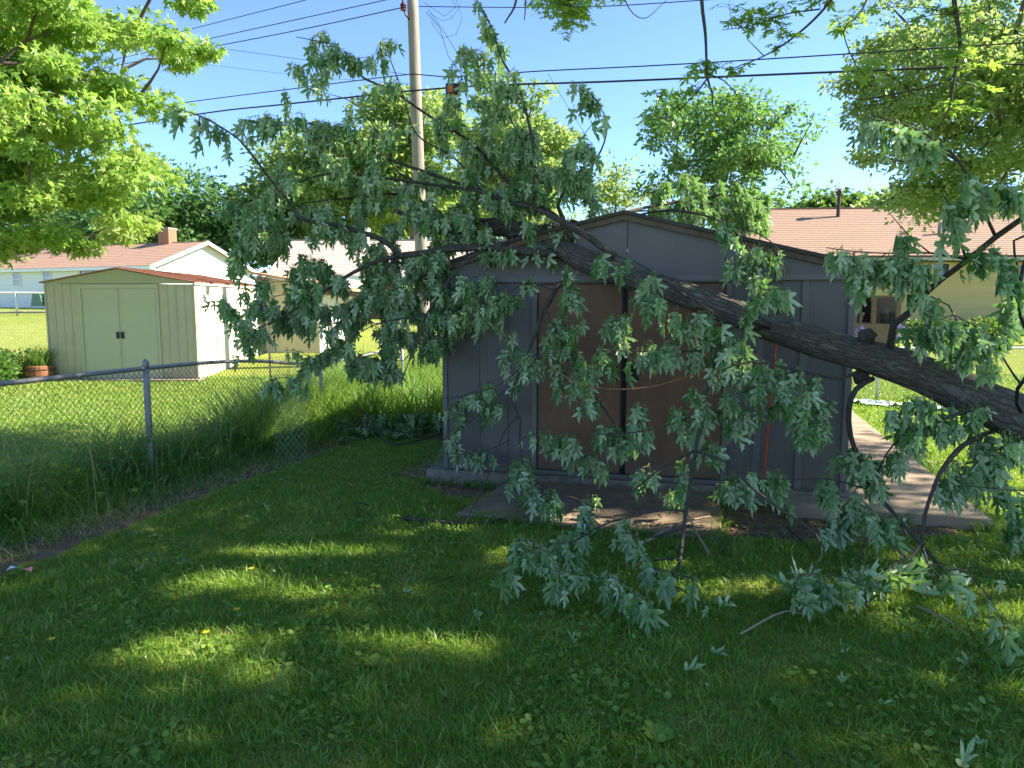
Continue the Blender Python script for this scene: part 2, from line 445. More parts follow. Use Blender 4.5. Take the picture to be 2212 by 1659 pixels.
# ================================================================== MATERIAL SET
M_bark_fallen = bark_mat('bark_fallen', (.095, .075, .057), (.26, .215, .17), 8, 4.5, .9, lichen=(.27, .28, .22))
M_bark_small = bark_mat('bark_small', (.05, .04, .032), (.15, .125, .10), 4, 12, .5)
M_bark_bg = bark_mat('bark_background', (.10, .08, .06), (.24, .20, .16), 4, 2, .6)
M_twig = mat('twig_bark', (.085, .06, .045), .8, .3, 30)
M_petiole = mat('petiole', (.20, .28, .08), .6, .2, 30)
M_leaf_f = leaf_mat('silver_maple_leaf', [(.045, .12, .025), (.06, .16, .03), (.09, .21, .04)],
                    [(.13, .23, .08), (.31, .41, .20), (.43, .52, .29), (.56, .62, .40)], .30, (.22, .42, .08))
M_leaf_near = leaf_mat('canopy_maple_leaf', [(.05, .13, .02), (.08, .19, .03), (.14, .27, .04)],
                       [(.10, .20, .07), (.16, .28, .11), (.2, .33, .13)], .5, (.38, .6, .07))
M_leaf_lit = leaf_mat('lit_maple_leaf', [(.06, .13, .03), (.13, .23, .05), (.25, .36, .10)],
                     [(.13, .22, .08), (.21, .32, .12), (.30, .40, .17)], .42, (.40, .53, .13))  # paler leaf tones for trees in sun: sunlight put into the colour
M_leaf_yel = leaf_mat('yellow_green_leaf', [(.065, .16, .025), (.13, .26, .035), (.26, .38, .07)],
                     [(.15, .26, .07), (.24, .36, .10), (.36, .42, .15)], .45, (.38, .58, .10))
M_leaf_dark = leaf_mat('dark_foliage', [(.03, .085, .015), (.055, .13, .025), (.09, .19, .03)],
                       [(.06, .13, .04), (.09, .17, .05), (.12, .22, .07)], .35, (.22, .40, .05))
M_leaf_blue = leaf_mat('cool_foliage', [(.035, .10, .03), (.06, .15, .04), (.10, .21, .05)],
                       [(.07, .15, .06), (.11, .2, .08), (.14, .25, .09)], .35, (.22, .42, .08))
M_grass = leaf_mat('grass_blade', [(.06, .125, .015), (.115, .21, .028), (.195, .305, .045), (.44, .35, .18)],
                   [(.06, .125, .015), (.115, .21, .028), (.195, .305, .045), (.44, .35, .18)], .35, (.34, .54, .05), .45)
M_weed = leaf_mat('tall_grass', [(.035, .09, .015), (.065, .14, .022), (.125, .22, .036), (.36, .30, .16)],
                  [(.035, .09, .015), (.065, .14, .022), (.125, .22, .036), (.36, .30, .16)], .38, (.34, .52, .06), .5)
M_soil = mat('bare_soil', (.08, .048, .03), .95, 0, 9, .9, 30, col2=(.24, .15, .095))
M_concrete = mat('concrete', (.17, .115, .07), .9, 0, 5, .35, 90, col2=(.31, .225, .15), wear=((1.6, 1.6, 1.6), .75, (.11, .085, .06), .45, .68))
M_walk = mat('walk_concrete', (.29, .205, .14), .9, 0, 4, .25, 90, col2=(.40, .30, .215), wear=((1.3, 1.3, 1.3), .6, (.17, .13, .09), .48, .72))
M_found = mat('foundation_concrete', (.13, .10, .08), .95, 0, 12, .6, 60, col2=(.28, .235, .185))

# ================================================================== SETTING: GROUND
def grid_ground():
    xs = np.concatenate([-np.geomspace(900, 14, 24), np.linspace(-12, 12, 97), np.geomspace(14, 900, 24)])
    ys = np.concatenate([-np.geomspace(300, 3, 10), np.linspace(-2, 16, 73), np.geomspace(16.4, 900, 60)])
    X, Y = np.meshgrid(xs, ys); Z = hgt(X, Y)
    V = np.stack([X, Y, Z], 2).reshape(-1, 3); nx = len(xs)
    i, j = np.meshgrid(np.arange(len(ys) - 1), np.arange(nx - 1), indexing='ij'); i = i.ravel(); j = j.ravel()
    Fc = np.stack([i * nx + j, i * nx + j + 1, (i + 1) * nx + j + 1, (i + 1) * nx + j], 1)
    m = bpy.data.materials.new('lawn'); m.use_nodes = True
    n = m.node_tree.nodes; l = m.node_tree.links; b = n['Principled BSDF']; b.inputs['Roughness'].default_value = .95
    b.inputs['Specular IOR Level'].default_value = .1
    tc = n.new('ShaderNodeTexCoord')
    def nz(s, d=6, r=.7):
        q = n.new('ShaderNodeTexNoise'); q.inputs['Scale'].default_value = s; q.inputs['Detail'].default_value = d; q.inputs['Roughness'].default_value = r
        l.new(tc.outputs['Object'], q.inputs['Vector']); return q
    a = nz(.5); c = nz(14, 8, .8); e = nz(3.0)
    cr = n.new('ShaderNodeValToRGB'); cr.color_ramp.elements[0].position = .32; cr.color_ramp.elements[1].position = .7
    cr.color_ramp.elements[0].color = (.14, .19, .025, 1); cr.color_ramp.elements[1].color = (.32, .35, .08, 1)
    l.new(c.outputs[0], cr.inputs[0])
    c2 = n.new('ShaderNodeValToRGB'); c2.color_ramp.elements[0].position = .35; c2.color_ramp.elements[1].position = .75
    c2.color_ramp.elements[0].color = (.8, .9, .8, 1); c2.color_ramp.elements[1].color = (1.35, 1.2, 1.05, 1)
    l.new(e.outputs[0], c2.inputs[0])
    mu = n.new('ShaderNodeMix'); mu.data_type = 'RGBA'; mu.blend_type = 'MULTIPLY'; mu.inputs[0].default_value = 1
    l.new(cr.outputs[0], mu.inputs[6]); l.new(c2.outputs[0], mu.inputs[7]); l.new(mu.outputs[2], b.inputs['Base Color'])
    bp = n.new('ShaderNodeBump'); bp.inputs['Strength'].default_value = .9; bp.inputs['Distance'].default_value = .05
    l.new(c.outputs[0], bp.inputs['Height']); l.new(bp.outputs[0], b.inputs['Normal'])
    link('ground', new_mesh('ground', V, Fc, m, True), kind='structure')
grid_ground()

SOILS = []      # polygons (x, y) without lawn
def soil_patch(poly, lift=.012, wob=.05, name='bare_soil'):
    """irregular patch of bare earth lying on the lawn"""
    P = resample(np.array([(x, y, 0) for x, y in poly] + [(poly[0][0], poly[0][1], 0)], float), .12)[:-1]
    c = P.mean(0)
    ring = []
    for i, p in enumerate(P):
        w = wob * noise.noise(Vector((p[0] * 4, p[1] * 4, 3.1))) * 2
        d = unit(p - c); ring.append(p[:2] + d[:2] * w)
    ring = np.array(ring); SOILS.append(ring)
    x0, y0 = ring.min(0); x1, y1 = ring.max(0); st = .07
    xs = np.arange(x0, x1 + st, st); ys = np.arange(y0, y1 + st, st)
    X, Y = np.meshgrid(xs, ys); ins = in_poly(ring, X, Y)
    idx = -np.ones(X.shape, int); V = []; Fc = []
    Zb = hgt(X, Y)
    for i in range(len(ys)):
        for j in range(len(xs)):
            near = ins[max(0, i - 1):i + 2, max(0, j - 1):j + 2]
            if near.any():
                idx[i, j] = len(V)
                z = Zb[i, j] + (lift + .014 * noise.noise(Vector((X[i, j] * 9, Y[i, j] * 9, 0))) if near.all() else -.02)
                V.append((X[i, j], Y[i, j], z))
    for i in range(len(ys) - 1):
        for j in range(len(xs) - 1):
            q = [idx[i, j], idx[i, j + 1], idx[i + 1, j + 1], idx[i + 1, j]]
            if min(q) >= 0: Fc.append(q)
    link(name, new_mesh(name, V, Fc, M_soil, True), kind='structure')

FA = np.array([-3.47, 6.7]); FD = unit([.294, .956])         # fence line: post and direction
def fpt(t, off=0.): return FA + FD * t + np.array([FD[1], -FD[0]]) * off
soil_patch([tuple(fpt(t, .92 - .03 * t)) for t in (-4.2, -2.5, -1, .5, 1.8, 2.6)] + [tuple(fpt(t, .35)) for t in (2.6, 1.0, -1, -3, -4.2)], .012, .12)

# ================================================================== GREY SHED
P0 = at(962, 1016, 6.8); P0[2] = 0
P1 = at(1822, 1070, 5.9); P1[2] = 0
SW = float(np.linalg.norm(P1 - P0)); SA = math.atan2(P1[1] - P0[1], P1[0] - P0[0])
sdv = unit(P1 - P0)[:2]; snv = np.array([-sdv[1], sdv[0]])
def S2W(s, t, z=0.): return np.array([P0[0] + sdv[0] * s + snv[0] * t, P0[1] + sdv[1] * s + snv[1] * t, z])
def shed_sz(px, py, t=0.):
    """where the line of sight meets the shed front: (s, z)"""
    d = ray(px, py); n = np.array([snv[0], snv[1], 0]); q = P0 + n * t
    k = np.dot(q - EYE, n) / np.dot(d, n); p = EYE + d * k
    return float(np.dot((p - P0)[:2], sdv)), float(p[2])
soil_patch([tuple(S2W(s, t)[:2]) for s, t in ((-.35, -.1), (.25, -.62), (.8, -.75), (1.0, -.6), (1.0, -.1), (.3, -.06))], .012, .06)
soil_patch([tuple(S2W(s, t)[:2]) for s, t in ((2.35, -.1), (2.4, -1.0), (2.9, -1.15), (3.5, -1.0), (4.0, -.8), (4.55, -.45), (4.3, -.3), (3.4, -.4), (3.3, -.1))], .012, .1)
soil_patch([tuple(S2W(s, t)[:2]) for s, t in ((-.55, .5), (-.5, .1), (-.2, .1), (-.18, .9), (-.3, 1.1))], .01, .08)

Z0 = .13
M_grey = mat('grey_shed_paint', (.142, .122, .112), .6, .10, 3, .12, 60, wear=((5, 5, .9), .65, (.12, .10, .09), .5, .78), splash=(.13, .22, (.16, .12, .085), .55))
M_grey2 = mat('grey_shed_trim', (.165, .142, .13), .6, .07, 4)
M_brownp = mat('brown_door_paint', (.185, .092, .05), .55, .14, 3, .1, 30, wear=((9, 9, 1.2), .65, (.10, .058, .04), .48, .8), splash=(.17, .2, (.16, .12, .085), .5))
M_black = mat('black_metal', (.012, .012, .013), .5, .2, 20)
M_rake = mat('weathered_rake_board', (.12, .08, .05), .8, .25, 10, .4, 40)
M_roofd = mat('dark_shingle', (.07, .055, .045), .95, .3, 25, .5, 60)
EAVE = shed_sz(962, 603)[1]
shed = thing('garden_shed', 'grey painted garden shed with brown double doors under the fallen tree', 'shed', (P0[0], P0[1], 0), SA)
SD = 3.0
# slab
slab = MB().box((-.16, -.12, -.1), (SW + .1, SD + .1, Z0)); slab.obj('concrete_base', M_found, shed, bevel=.012)
# walls: separate panels with seams
doorL = shed_sz(1160, 900)[0]; doorR = shed_sz(1560, 900)[0]; doorM = shed_sz(1346, 900)[0]
HD = shed_sz(1300, 612)[1]
seams = [0] + [shed_sz(x, 800)[0] for x in (1034, 1095)] + [doorL]
def panel(s0, s1, z0, z1, name='wall_panel', m=None, y0=0.0, th=.03):
    MB().box((s0 + .004, y0, z0), (s1 - .004, y0 + th, z1)).obj(name, m or M_grey, shed, bevel=.003)
for a, b in zip(seams[:-1], seams[1:]): panel(a, b, Z0, EAVE)
rs = [doorR] + [shed_sz(x, 800)[0] for x in (1640, 1733)] + [SW]
for a, b in zip(rs[:-1], rs[1:]): panel(a, b, Z0, EAVE)
for s in seams[1:-1]: MB().box((s - .012, -.012, Z0), (s + .012, -.001, EAVE - .002)).obj('batten', M_grey, shed, bevel=.003)
for s in rs[1:-1]: MB().box((s - .03, -.014, Z0), (s + .03, -.001, EAVE - .002)).obj('batten', M_grey2, shed, bevel=.003)
MB().box((-.012, -.02, Z0), (.035, -.001, EAVE)).obj('corner_trim', M_grey2, shed, bevel=.004)
MB().box((SW - .04, -.02, Z0), (SW + .015, -.001, EAVE)).obj('corner_trim', M_grey2, shed, bevel=.004)
M_rtrim = mat('pale_corner_trim', (.26, .20, .155), .7, .15, 6)
MB().box((SW + .003, .0, Z0), (SW + .02, .05, EAVE)).obj('corner_trim', M_rtrim, shed)
MB().box((0, .031, Z0), (.03, SD, EAVE)).obj('side_wall', M_grey, shed)
MB().box((SW - .03, .031, Z0), (SW, SD, EAVE)).obj('side_wall', M_grey, shed)
MB().box((.03, SD - .03, Z0), (SW - .03, SD, EAVE)).obj('back_wall', M_grey, shed)
# door frame
MB().box((doorL - .05, -.022, Z0), (doorL, -.001, HD)).obj('door_jamb', M_grey2, shed, bevel=.004)
MB().box((doorR, -.022, Z0), (doorR + .05, -.001, HD)).obj('door_jamb', M_grey2, shed, bevel=.004)
MB().box((doorL - .05, -.03, HD + .001), (doorR + .05, -.001, HD + .045)).obj('door_header', M_grey2, shed, bevel=.004)
MB().box((doorL - .1, -.045, Z0 + .001), (doorR + .1, .02, Z0 + .035)).obj('door_sill', M_grey2, shed, bevel=.005)
DB = Z0 + .04
gap = .025
def door(s0, s1, flip):
    d = MB().box((s0, .004, DB), (s1, .03, HD - .004)).obj('door', M_brownp, shed, bevel=.004)
    sh = s1 - .07 if not flip else s0 + .07
    h = MB().box((sh - .035, -.012, 1.02), (sh + .035, .003, 1.16)); h.box((sh - .015, -.035, 1.04), (sh + .015, -.013, 1.14)); h.obj('handle', M_black, d, bevel=.003)
    for z in (DB + .55, DB + 1.1):
        pass
door(doorL + .003, doorM - gap, False); door(doorM + gap, doorR - .003, True)
MB().box((doorM - gap - .008, .032, DB), (doorM + gap + .008, .05, HD)).obj('dark_door_gap', M_black, shed)
MB().box((doorM - gap, -.002, DB), (doorM - gap + .018, .02, HD - .01)).obj('door_edge_strip', M_black, shed)
# interior dark back for the gap
# gable with seams: peak
pk_s, pk_z = shed_sz(1350, 474)
slope_r = (pk_z - EAVE - .02) / (SW - pk_s)
GZ = EAVE
def rake_z(s): return np.interp(s, [-.12, .75, pk_s, SW + .12], [EAVE + .03, EAVE + .30, pk_z, EAVE + .0])
gs = [-.03, shed_sz(1356, 540)[0], shed_sz(1567, 560)[0], SW + .03]
for a, b in zip(gs[:-1], gs[1:]):
    a += .003; b -= .003
    ss = sorted([a, b] + [x for x in (.75, pk_s) if a < x < b])
    top = [(s, -.035, rake_z(s)) for s in ss]
    pts = [(a, -.035, GZ - .02), (b, -.035, GZ - .02)] + top[::-1]
    MB().prism(pts, (0, .05, 0)).obj('gable_panel', M_grey, shed)
MB().box((-.03, -.045, GZ - .035), (SW + .03, -.036, GZ + .01)).obj('gable_drip_edge', M_grey2, shed)
# rake boards and roof
ks = [-.14, .75, pk_s, SW + .14]
def strip(sa, sb, z_off, th, y0, y1, name, m):
    za, zb = rake_z(sa), rake_z(sb)
    MB().prism([(sa, y0, za + z_off), (sb, y0, zb + z_off), (sb, y0, zb + z_off + th), (sa, y0, za + z_off + th)], (0, y1 - y0, 0)).obj(name, m, shed)
for a, b in zip(ks[:-1], ks[1:]):
    strip(a, b, -.012, .05, -.075, -.04, 'rake_board', M_rake)
    strip(a, b, .04, .03, -.10, SD + .1, 'roof', M_roofd)
# back gable
MB().prism([(0, SD - .03, EAVE), (SW, SD - .03, EAVE), (SW, SD - .03, rake_z(SW) - .01), (pk_s, SD - .03, pk_z - .01), (.75, SD - .03, rake_z(.75) - .01), (0, SD - .03, rake_z(0) - .01)], (0, .03, 0)).obj('back_gable', M_grey, shed)
# apron and walk
ap = [S2W(doorL - .22, -.125), S2W(doorR + .0, -.125), S2W(doorR - .02, -1.22), S2W(doorL - .42, -1.12)]
mb = MB(); top = [(p[0], p[1], z) for p, z in zip(ap, (.085, .085, .035, .035))]; bot = [(p[0], p[1], -.08) for p in ap]
mb.add(top + bot, [(0, 3, 2, 1), (4, 5, 6, 7), (0, 1, 5, 4), (1, 2, 6, 5), (2, 3, 7, 6), (3, 0, 4, 7)])
mb.obj('concrete_apron', M_concrete, None, bevel=.01, kind='structure')
APRON = [(p[0], p[1]) for p in ap]
wk = [S2W(SW - .35, -.5), S2W(SW + .93, -.5), S2W(SW + 1.1, 6.2), S2W(SW + .2, 6.2)]
# walk slabs
WALK = [(p[0], p[1]) for p in wk]
for i, (a, b) in enumerate(((-.5, 1.0), (1.012, 2.5), (2.512, 4.0), (4.012, 6.2))):
    s0a = SW + .112 if a > -.4 else SW + .112
    pts = [S2W(s0a, a, .11), S2W(SW + .93 + (a + .5) * .025, a, .11), S2W(SW + .93 + (b + .5) * .025, b, .11), S2W(s0a, b, .11)]
    MB().prism(pts, (0, 0, -.2)).obj('sidewalk', M_walk, None, bevel=.008, kind='structure')
pts = [S2W(SW - .5, -.5, .108), S2W(SW + .108, -.5, .108), S2W(SW + .108, -.124, .108), S2W(SW - .5, -.124, .108)]
MB().prism(pts, (0, 0, -.2)).obj('sidewalk', M_walk, None, bevel=.008, kind='structure')
WALK2 = [tuple(S2W(SW - .5, -.55)[:2]), tuple(S2W(SW + .95, -.55)[:2]), tuple(S2W(SW + 1.1, 6.2)[:2]), tuple(S2W(SW - .5, 6.2)[:2])]
SHEDP = [tuple(S2W(-.17, -.13)[:2]), tuple(S2W(SW + .1, -.13)[:2]), tuple(S2W(SW + .1, SD + .1)[:2]), tuple(S2W(-.17, SD + .1)[:2])]

# orange stake leaning on the shed
M_orange = mat('orange_plastic', (.5, .07, .02), .45, .12, 10)
sa = S2W(shed_sz(1645, 1030)[0], -.10, .03); s_top = shed_sz(1676, 730)
sb = S2W(s_top[0], -.035, s_top[1])
stk = thing('driveway_marker', 'thin orange marker stake leaning against the grey shed wall', 'stake', sa)
tube_obj('shaft', [np.zeros(3), (sb - sa)], .011, M_orange, stk, 8)
MB().lathe([(.004, -.03), (.012, .0), (.012, .04)], 8).obj('tip', M_black, stk)
# lamp fixture (black) on the shed wall, right of the door
ls, lz = shed_sz(1691, 655)
lf = thing('wall_light', 'small black lamp on the grey shed wall right of the doors', 'lamp', S2W(ls, -.02, lz), SA)
MB().box((-.035, -.015, -.06), (.035, .0, .06)).obj('mount', M_black, lf, bevel=.004)
MB().lathe([(.02, -.07), (.035, -.05), (.038, .02), (.015, .06)], 10, (0, -.055, 0)).obj('shade', M_black, lf)

# ================================================================== YELLOW SHED (left)
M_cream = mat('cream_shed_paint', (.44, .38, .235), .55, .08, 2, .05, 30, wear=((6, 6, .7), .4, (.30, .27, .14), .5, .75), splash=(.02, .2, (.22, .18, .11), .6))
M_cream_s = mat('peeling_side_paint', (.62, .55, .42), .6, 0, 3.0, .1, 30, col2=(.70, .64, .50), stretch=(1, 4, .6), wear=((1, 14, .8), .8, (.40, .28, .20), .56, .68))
M_creamd = mat('cream_door_paint', (.42, .39, .24), .5, .05, 2)
M_rust = mat('rusty_red_roof', (.26, .10, .06), .7, 0, 5, .2, 30, col2=(.40, .19, .12), stretch=(1, 6, 1))
YL = at(110, 818, 15.0); YR = at(430, 822, 15.0)
ysh = thing('metal_shed', 'cream yellow metal shed with sliding doors and rusty red roof', 'shed', (YL[0], YL[1], YL[2] - .03), 0)
W = YR[0] - YL[0]; YH = 2.03; YP = 2.33; YDp = 3.9
dl = (188 - 110) / 320 * W; dr = (348 - 110) / 320 * W; dm = (267 - 110) / 320 * W
def corr(mb, s0, s1, n, z0, z1, y, fn):  # ribbed wall sheet as one piece
    for i in range(n):
        a = s0 + (s1 - s0) * i / n; b = s0 + (s1 - s0) * (i + 1) / n; w = (b - a)
        fn(mb, a, b - w * .12, z0, z1, 0); fn(mb, b - w * .12, b, z0, z1, .012)
def fr(mb, a, b, z0, z1, o): mb.box((a, -o, z0), (b, .02, z1))
def sd_(mb, a, b, z0, z1, o): mb.box((W - .02, a, z0), (W + o, b, z1))
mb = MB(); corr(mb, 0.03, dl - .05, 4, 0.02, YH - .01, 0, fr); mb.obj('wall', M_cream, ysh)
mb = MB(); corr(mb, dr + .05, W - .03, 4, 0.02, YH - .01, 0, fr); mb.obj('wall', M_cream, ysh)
for a, b in ((0, .028), (W - .028, W)): MB().box((a, -.02, 0), (b, .021, YH)).obj('corner_trim', M_cream, ysh)
MB().box((dl - .048, -.03, 0), (dl, .02, YH - .1)).obj('door_jamb', M_creamd, ysh)
MB().box((dr, -.03, 0), (dr + .048, .02, YH - .1)).obj('door_jamb', M_creamd, ysh)
MB().box((dl - .048, -.032, YH - .098), (dr + .048, .02, YH - .012)).obj('door_header', M_creamd, ysh)
for a, b, s in ((dl + .003, dm - .004, 1), (dm + .004, dr - .003, -1)):
    d = MB().box((a, -.012, .03), (b, .01, YH - .1)); d.box((a + .02, -.016, .05), (a + .04, -.012, YH - .12)); d.box((b - .04, -.016, .05), (b - .02, -.012, YH - .12))
    d = d.obj('door', M_creamd, ysh)
    c = dm - .05 if s > 0 else dm + .05
    MB().box((c - .03, -.035, .88), (c + .03, -.017, 1.02)).obj('handle', M_black, d)
MB().prism([(0, -.025, YH), (W, -.025, YH), (W, -.025, YH + .02), (W * .49, -.025, YP), (0, -.025, YH + .02)], (0, .04, 0)).obj('gable_panel', mat('green_cream_gable', (.35, .34, .19), .6, .05, 3), ysh)
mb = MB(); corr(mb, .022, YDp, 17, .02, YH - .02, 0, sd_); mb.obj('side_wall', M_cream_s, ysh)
M_patch = mat('bare_metal_patch', (.25, .24, .25), .6, .3, 20)
for (ya, yb, za, zb) in ((1.0, 1.12, .55, .95), (1.14, 1.3, .35, .8), (1.05, 1.1, 1.0, 1.3)):
    MB().prism([(W + .0135, ya, za), (W + .0135, ya + (yb - ya) * .4, za + .06), (W + .0135, yb, za + .1), (W + .0135, yb - .03, zb - .1), (W + .0135, yb - .06, zb), (W + .0135, ya + .02, zb - .12)], (.003, 0, 0)).obj('peeled_patch', M_patch, ysh)
MB().box((0, .03, 0), (.02, YDp, YH)).obj('side_wall', M_cream, ysh)
MB().box((.02, YDp - .02, 0), (W - .02, YDp, YH)).obj('back_wall', M_cream, ysh)
for sgn in (0, 1):
    e = -.06 if sgn == 0 else W + .08; ze = YH + .01
    nr = 20
    for i in range(nr):
        y0 = -.08 + (YDp + .14) * i / nr; y1 = -.08 + (YDp + .14) * (i + 1) / nr
        mid = W * .49
        m_ = MB().prism([(e, y0, ze), (mid, y0, YP + .01), (mid, y0, YP + .035), (e, y0, ze + .025)], (0, (y1 - y0) * .8, 0))
        m_.prism([(e, y0 + (y1 - y0) * .8, ze), (mid, y0 + (y1 - y0) * .8, YP + .01), (mid, y0 + (y1 - y0) * .8, YP + .055), (e, y0 + (y1 - y0) * .8, ze + .045)], (0, (y1 - y0) * .2, 0))
        m_.obj('roof_panel', M_rust, ysh)
MB().box((-.1, -.25, -.1), (W + .1, .1, .03)).obj('concrete_pad', M_walk, None, loc=ysh.location, kind='structure')

# planter beside it
M_terra = mat('terracotta_barrel', (.22, .09, .045), .8, .3, 8, .2, 30)
pp = gnd(88, 822)
pl = thing('barrel_planter', 'brown terracotta barrel planter beside the cream metal shed', 'planter', pp)
MB().lathe([(.22, 0), (.27, .12), (.275, .2), (.26, .22), (.26, .3), (.24, .32), (.22, .30)], 20).obj('pot', M_terra, pl, smooth=False)
for z in (.1, .24): MB().lathe([(.274, z - .012), (.282, z - .01), (.282, z + .01), (.274, z + .012)], 20).obj('hoop', mat('rust_hoop', (.10, .05, .03), .8, .2, 10), pl)

def blades(P, H, Wd, lean, var, segs=3):
    """grass blades at P (n,3): tapered strips bending over; returns V,F,var"""
    n = len(P); ang = rng.uniform(0, 2 * np.pi, n)
    d = np.stack([np.cos(ang), np.sin(ang), np.zeros(n)], 1); s = np.stack([-np.sin(ang), np.cos(ang), np.zeros(n)], 1)
    a2 = rng.uniform(0, 2 * np.pi, n); s = np.stack([np.cos(a2), np.sin(a2), np.zeros(n)], 1)
    rows = []
    for k in range(segs):
        t = k / segs
        c = P + np.outer(H * t * (1 - .25 * lean * t), [0, 0, 1]) + d * (H * lean * t * t)[:, None]
        w = (Wd * (1 - t * .55))[:, None] * .5
        rows += [c - s * w, c + s * w]
    tip = P + np.outer(H * (1 - .35 * lean), [0, 0, 1]) + d * (H * lean)[:, None]
    rows.append(tip)
    V = np.stack(rows, 1); nv = 2 * segs + 1
    T = []
    for k in range(segs - 1): T += [(2 * k, 2 * k + 1, 2 * k + 3), (2 * k, 2 * k + 3, 2 * k + 2)]
    T.append((2 * segs - 2, 2 * segs - 1, 2 * segs)); T = np.array(T)
    Fc = (T[None] + (np.arange(n) * nv)[:, None, None]).reshape(-1, 3)
    return V.reshape(-1, 3), Fc, np.repeat(var, nv)
n = 260; a = rng.uniform(0, 2 * np.pi, n); r_ = np.sqrt(rng.random(n)) * .22
P = np.stack([r_ * np.cos(a), r_ * np.sin(a), np.full(n, .28)], 1)
V, Fc, va = blades(P, rng.uniform(.2, .6, n), rng.uniform(.012, .025, n), rng.uniform(.1, .7, n), rng.uniform(.2, .65, n))
link('plant_leaves', new_mesh('plant_leaves', V, Fc, M_weed, False, va), pl, kind='stuff')

# ================================================================== HOUSES
def gable_house(name, label, origin, rz, L, Dp, wall_h, rise, m_roof, m_wall, m_trim, ov=.35, siding=None, windows=(), courses=0, gable_m=None):
    """origin = front left corner; x along front, y back"""
    h = thing(name, label, 'house', origin, rz)
    if siding:
        k = int(wall_h / siding); 
        for i in range(k):
            z0 = i * wall_h / k; z1 = (i + 1) * wall_h / k
            MB().prism([(0, 0, z0), (0, -.03, z0), (0, -.008, z1 + .004), (0, 0, z1)], (L, 0, 0)).obj('siding_board', m_wall, h)
            MB().prism([(L, 0, z0), (L + .03, 0, z0), (L + .008, 0, z1 + .004), (L, 0, z1)], (0, Dp, 0)).obj('siding_board', gable_m or m_wall, h)
        MB().box((0, .002, -.4), (L - .002, Dp, wall_h)).obj('wall', m_wall, h)
    else:
        MB().box((0, 0, -.4), (L, Dp, wall_h)).obj('wall', m_wall, h)
    # gable triangles
    for x0 in (0, L):
        if siding:
            k = int(rise / siding) + 1
            for i in range(k):
                z0 = rise * i / k; z1 = rise * (i + 1) / k
                y0 = Dp / 2 * z0 / rise; y1 = Dp / 2 * z1 / rise
                o = .03 if x0 else -.03
                MB().prism([(x0, y0, wall_h + z0), (x0, Dp - y0, wall_h + z0), (x0, Dp - y1 - .001, wall_h + z1), (x0, y1 + .001, wall_h + z1)], (o, 0, 0)).obj('siding_board', gable_m or m_wall, h)
        MB().prism([(x0 + (-.02 if x0 else .0), 0, wall_h), (x0 + (-.02 if x0 else .0), Dp, wall_h), (x0 + (-.02 if x0 else .0), Dp / 2, wall_h + rise)], (.02, 0, 0)).obj('gable_wall', gable_m or m_wall, h)
    sl = rise / (Dp / 2)
    zt = wall_h + .02
    def rz_(y): return zt + sl * (min(y, Dp - y))
    ny = courses or 1
    for side in (0, 1):
        for i in range(ny):
            ya = -ov + (Dp / 2 + ov) * i / ny; yb = -ov + (Dp / 2 + ov) * (i + 1) / ny
            if side: ya2, yb2 = Dp - ya, Dp - yb
            else: ya2, yb2 = ya, yb
            za = zt + sl * ya; zb = zt + sl * yb
            MB().prism([(-ov, ya2, za), (-ov, yb2, zb), (-ov, yb2, zb + .088), (-ov, ya2, za + .10)], (L + 2 * ov, 0, 0)).obj('shingle_course' if courses else 'roof', m_roof, h)
            if side and courses: break
        if side and courses:
            MB().prism([(-ov, Dp + ov, zt - sl * ov), (-ov, Dp / 2, zt + rise), (-ov, Dp / 2, zt + rise + .08), (-ov, Dp + ov, zt - sl * ov + .08)], (L + 2 * ov, 0, 0)).obj('roof', m_roof, h)
    MB().box((-ov, Dp / 2 - .1, wall_h + rise + .09), (L + ov, Dp / 2 + .1, wall_h + rise + .13)).obj('ridge_cap', m_roof, h)
    MB().box((-ov - .02, -ov - .03, zt - sl * ov - .12), (L + ov + .02, -ov, zt - sl * ov + .07)).obj('fascia', m_trim, h)
    MB().box((-ov, -ov, zt - sl * ov - .11), (L + ov, -.01, zt - sl * ov - .09)).obj('soffit', m_trim, h)
    for x0 in (-ov - .03, L + ov):
        for s in (0, 1):
            y0, y1 = (-ov, Dp / 2) if s == 0 else (Dp + ov, Dp / 2)
            MB().prism([(x0, y0, zt - sl * ov - .12), (x0, y1, zt + rise - .12), (x0, y1, zt + rise + .11), (x0, y0, zt - sl * ov + .11)], (.03, 0, 0)).obj('rake_board', m_trim, h)
    for (x, z, w, hh, mframe) in windows:
        f = MB()
        t = .06
        f.box((x, -.06, z), (x + w, -.031, z + t)); f.box((x, -.06, z + hh - t), (x + w, -.031, z + hh)); f.box((x, -.06, z + t), (x + t, -.031, z + hh - t)); f.box((x + w - t, -.06, z + t), (x + w, -.031, z + hh - t))
        if hh > .7: f.box((x + t, -.055, z + hh / 2 - .02), (x + w - t, -.032, z + hh / 2 + .02))
        wo = f.obj('window', mframe, h)
        MB().box((x + t, -.045, z + t), (x + w - t, -.034, z + hh - t)).obj('pane', M_glass, wo)
    return h
M_glass = mat('window_glass', (.05, .055, .045), .08, .2, 3, spec=.8)
M_white = mat('white_trim', (.74, .73, .70), .6, .05, 3)
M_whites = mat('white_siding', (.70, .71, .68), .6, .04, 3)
M_roofL = mat('brown_shingles_left', (.27, .165, .115), .95, 0, 3, .3, 60, col2=(.36, .225, .16), stretch=(.4, 2, 2))
M_roofM = mat('grey_brown_shingles', (.34, .27, .23), .95, 0, 6, .4, 60, col2=(.48, .38, .33), stretch=(.5, 2, 2))
M_roofR = mat('brown_shingles_right', (.26, .16, .115), .95, 0, 14, .4, 60, col2=(.37, .245, .18), stretch=(.6, 3, 3))
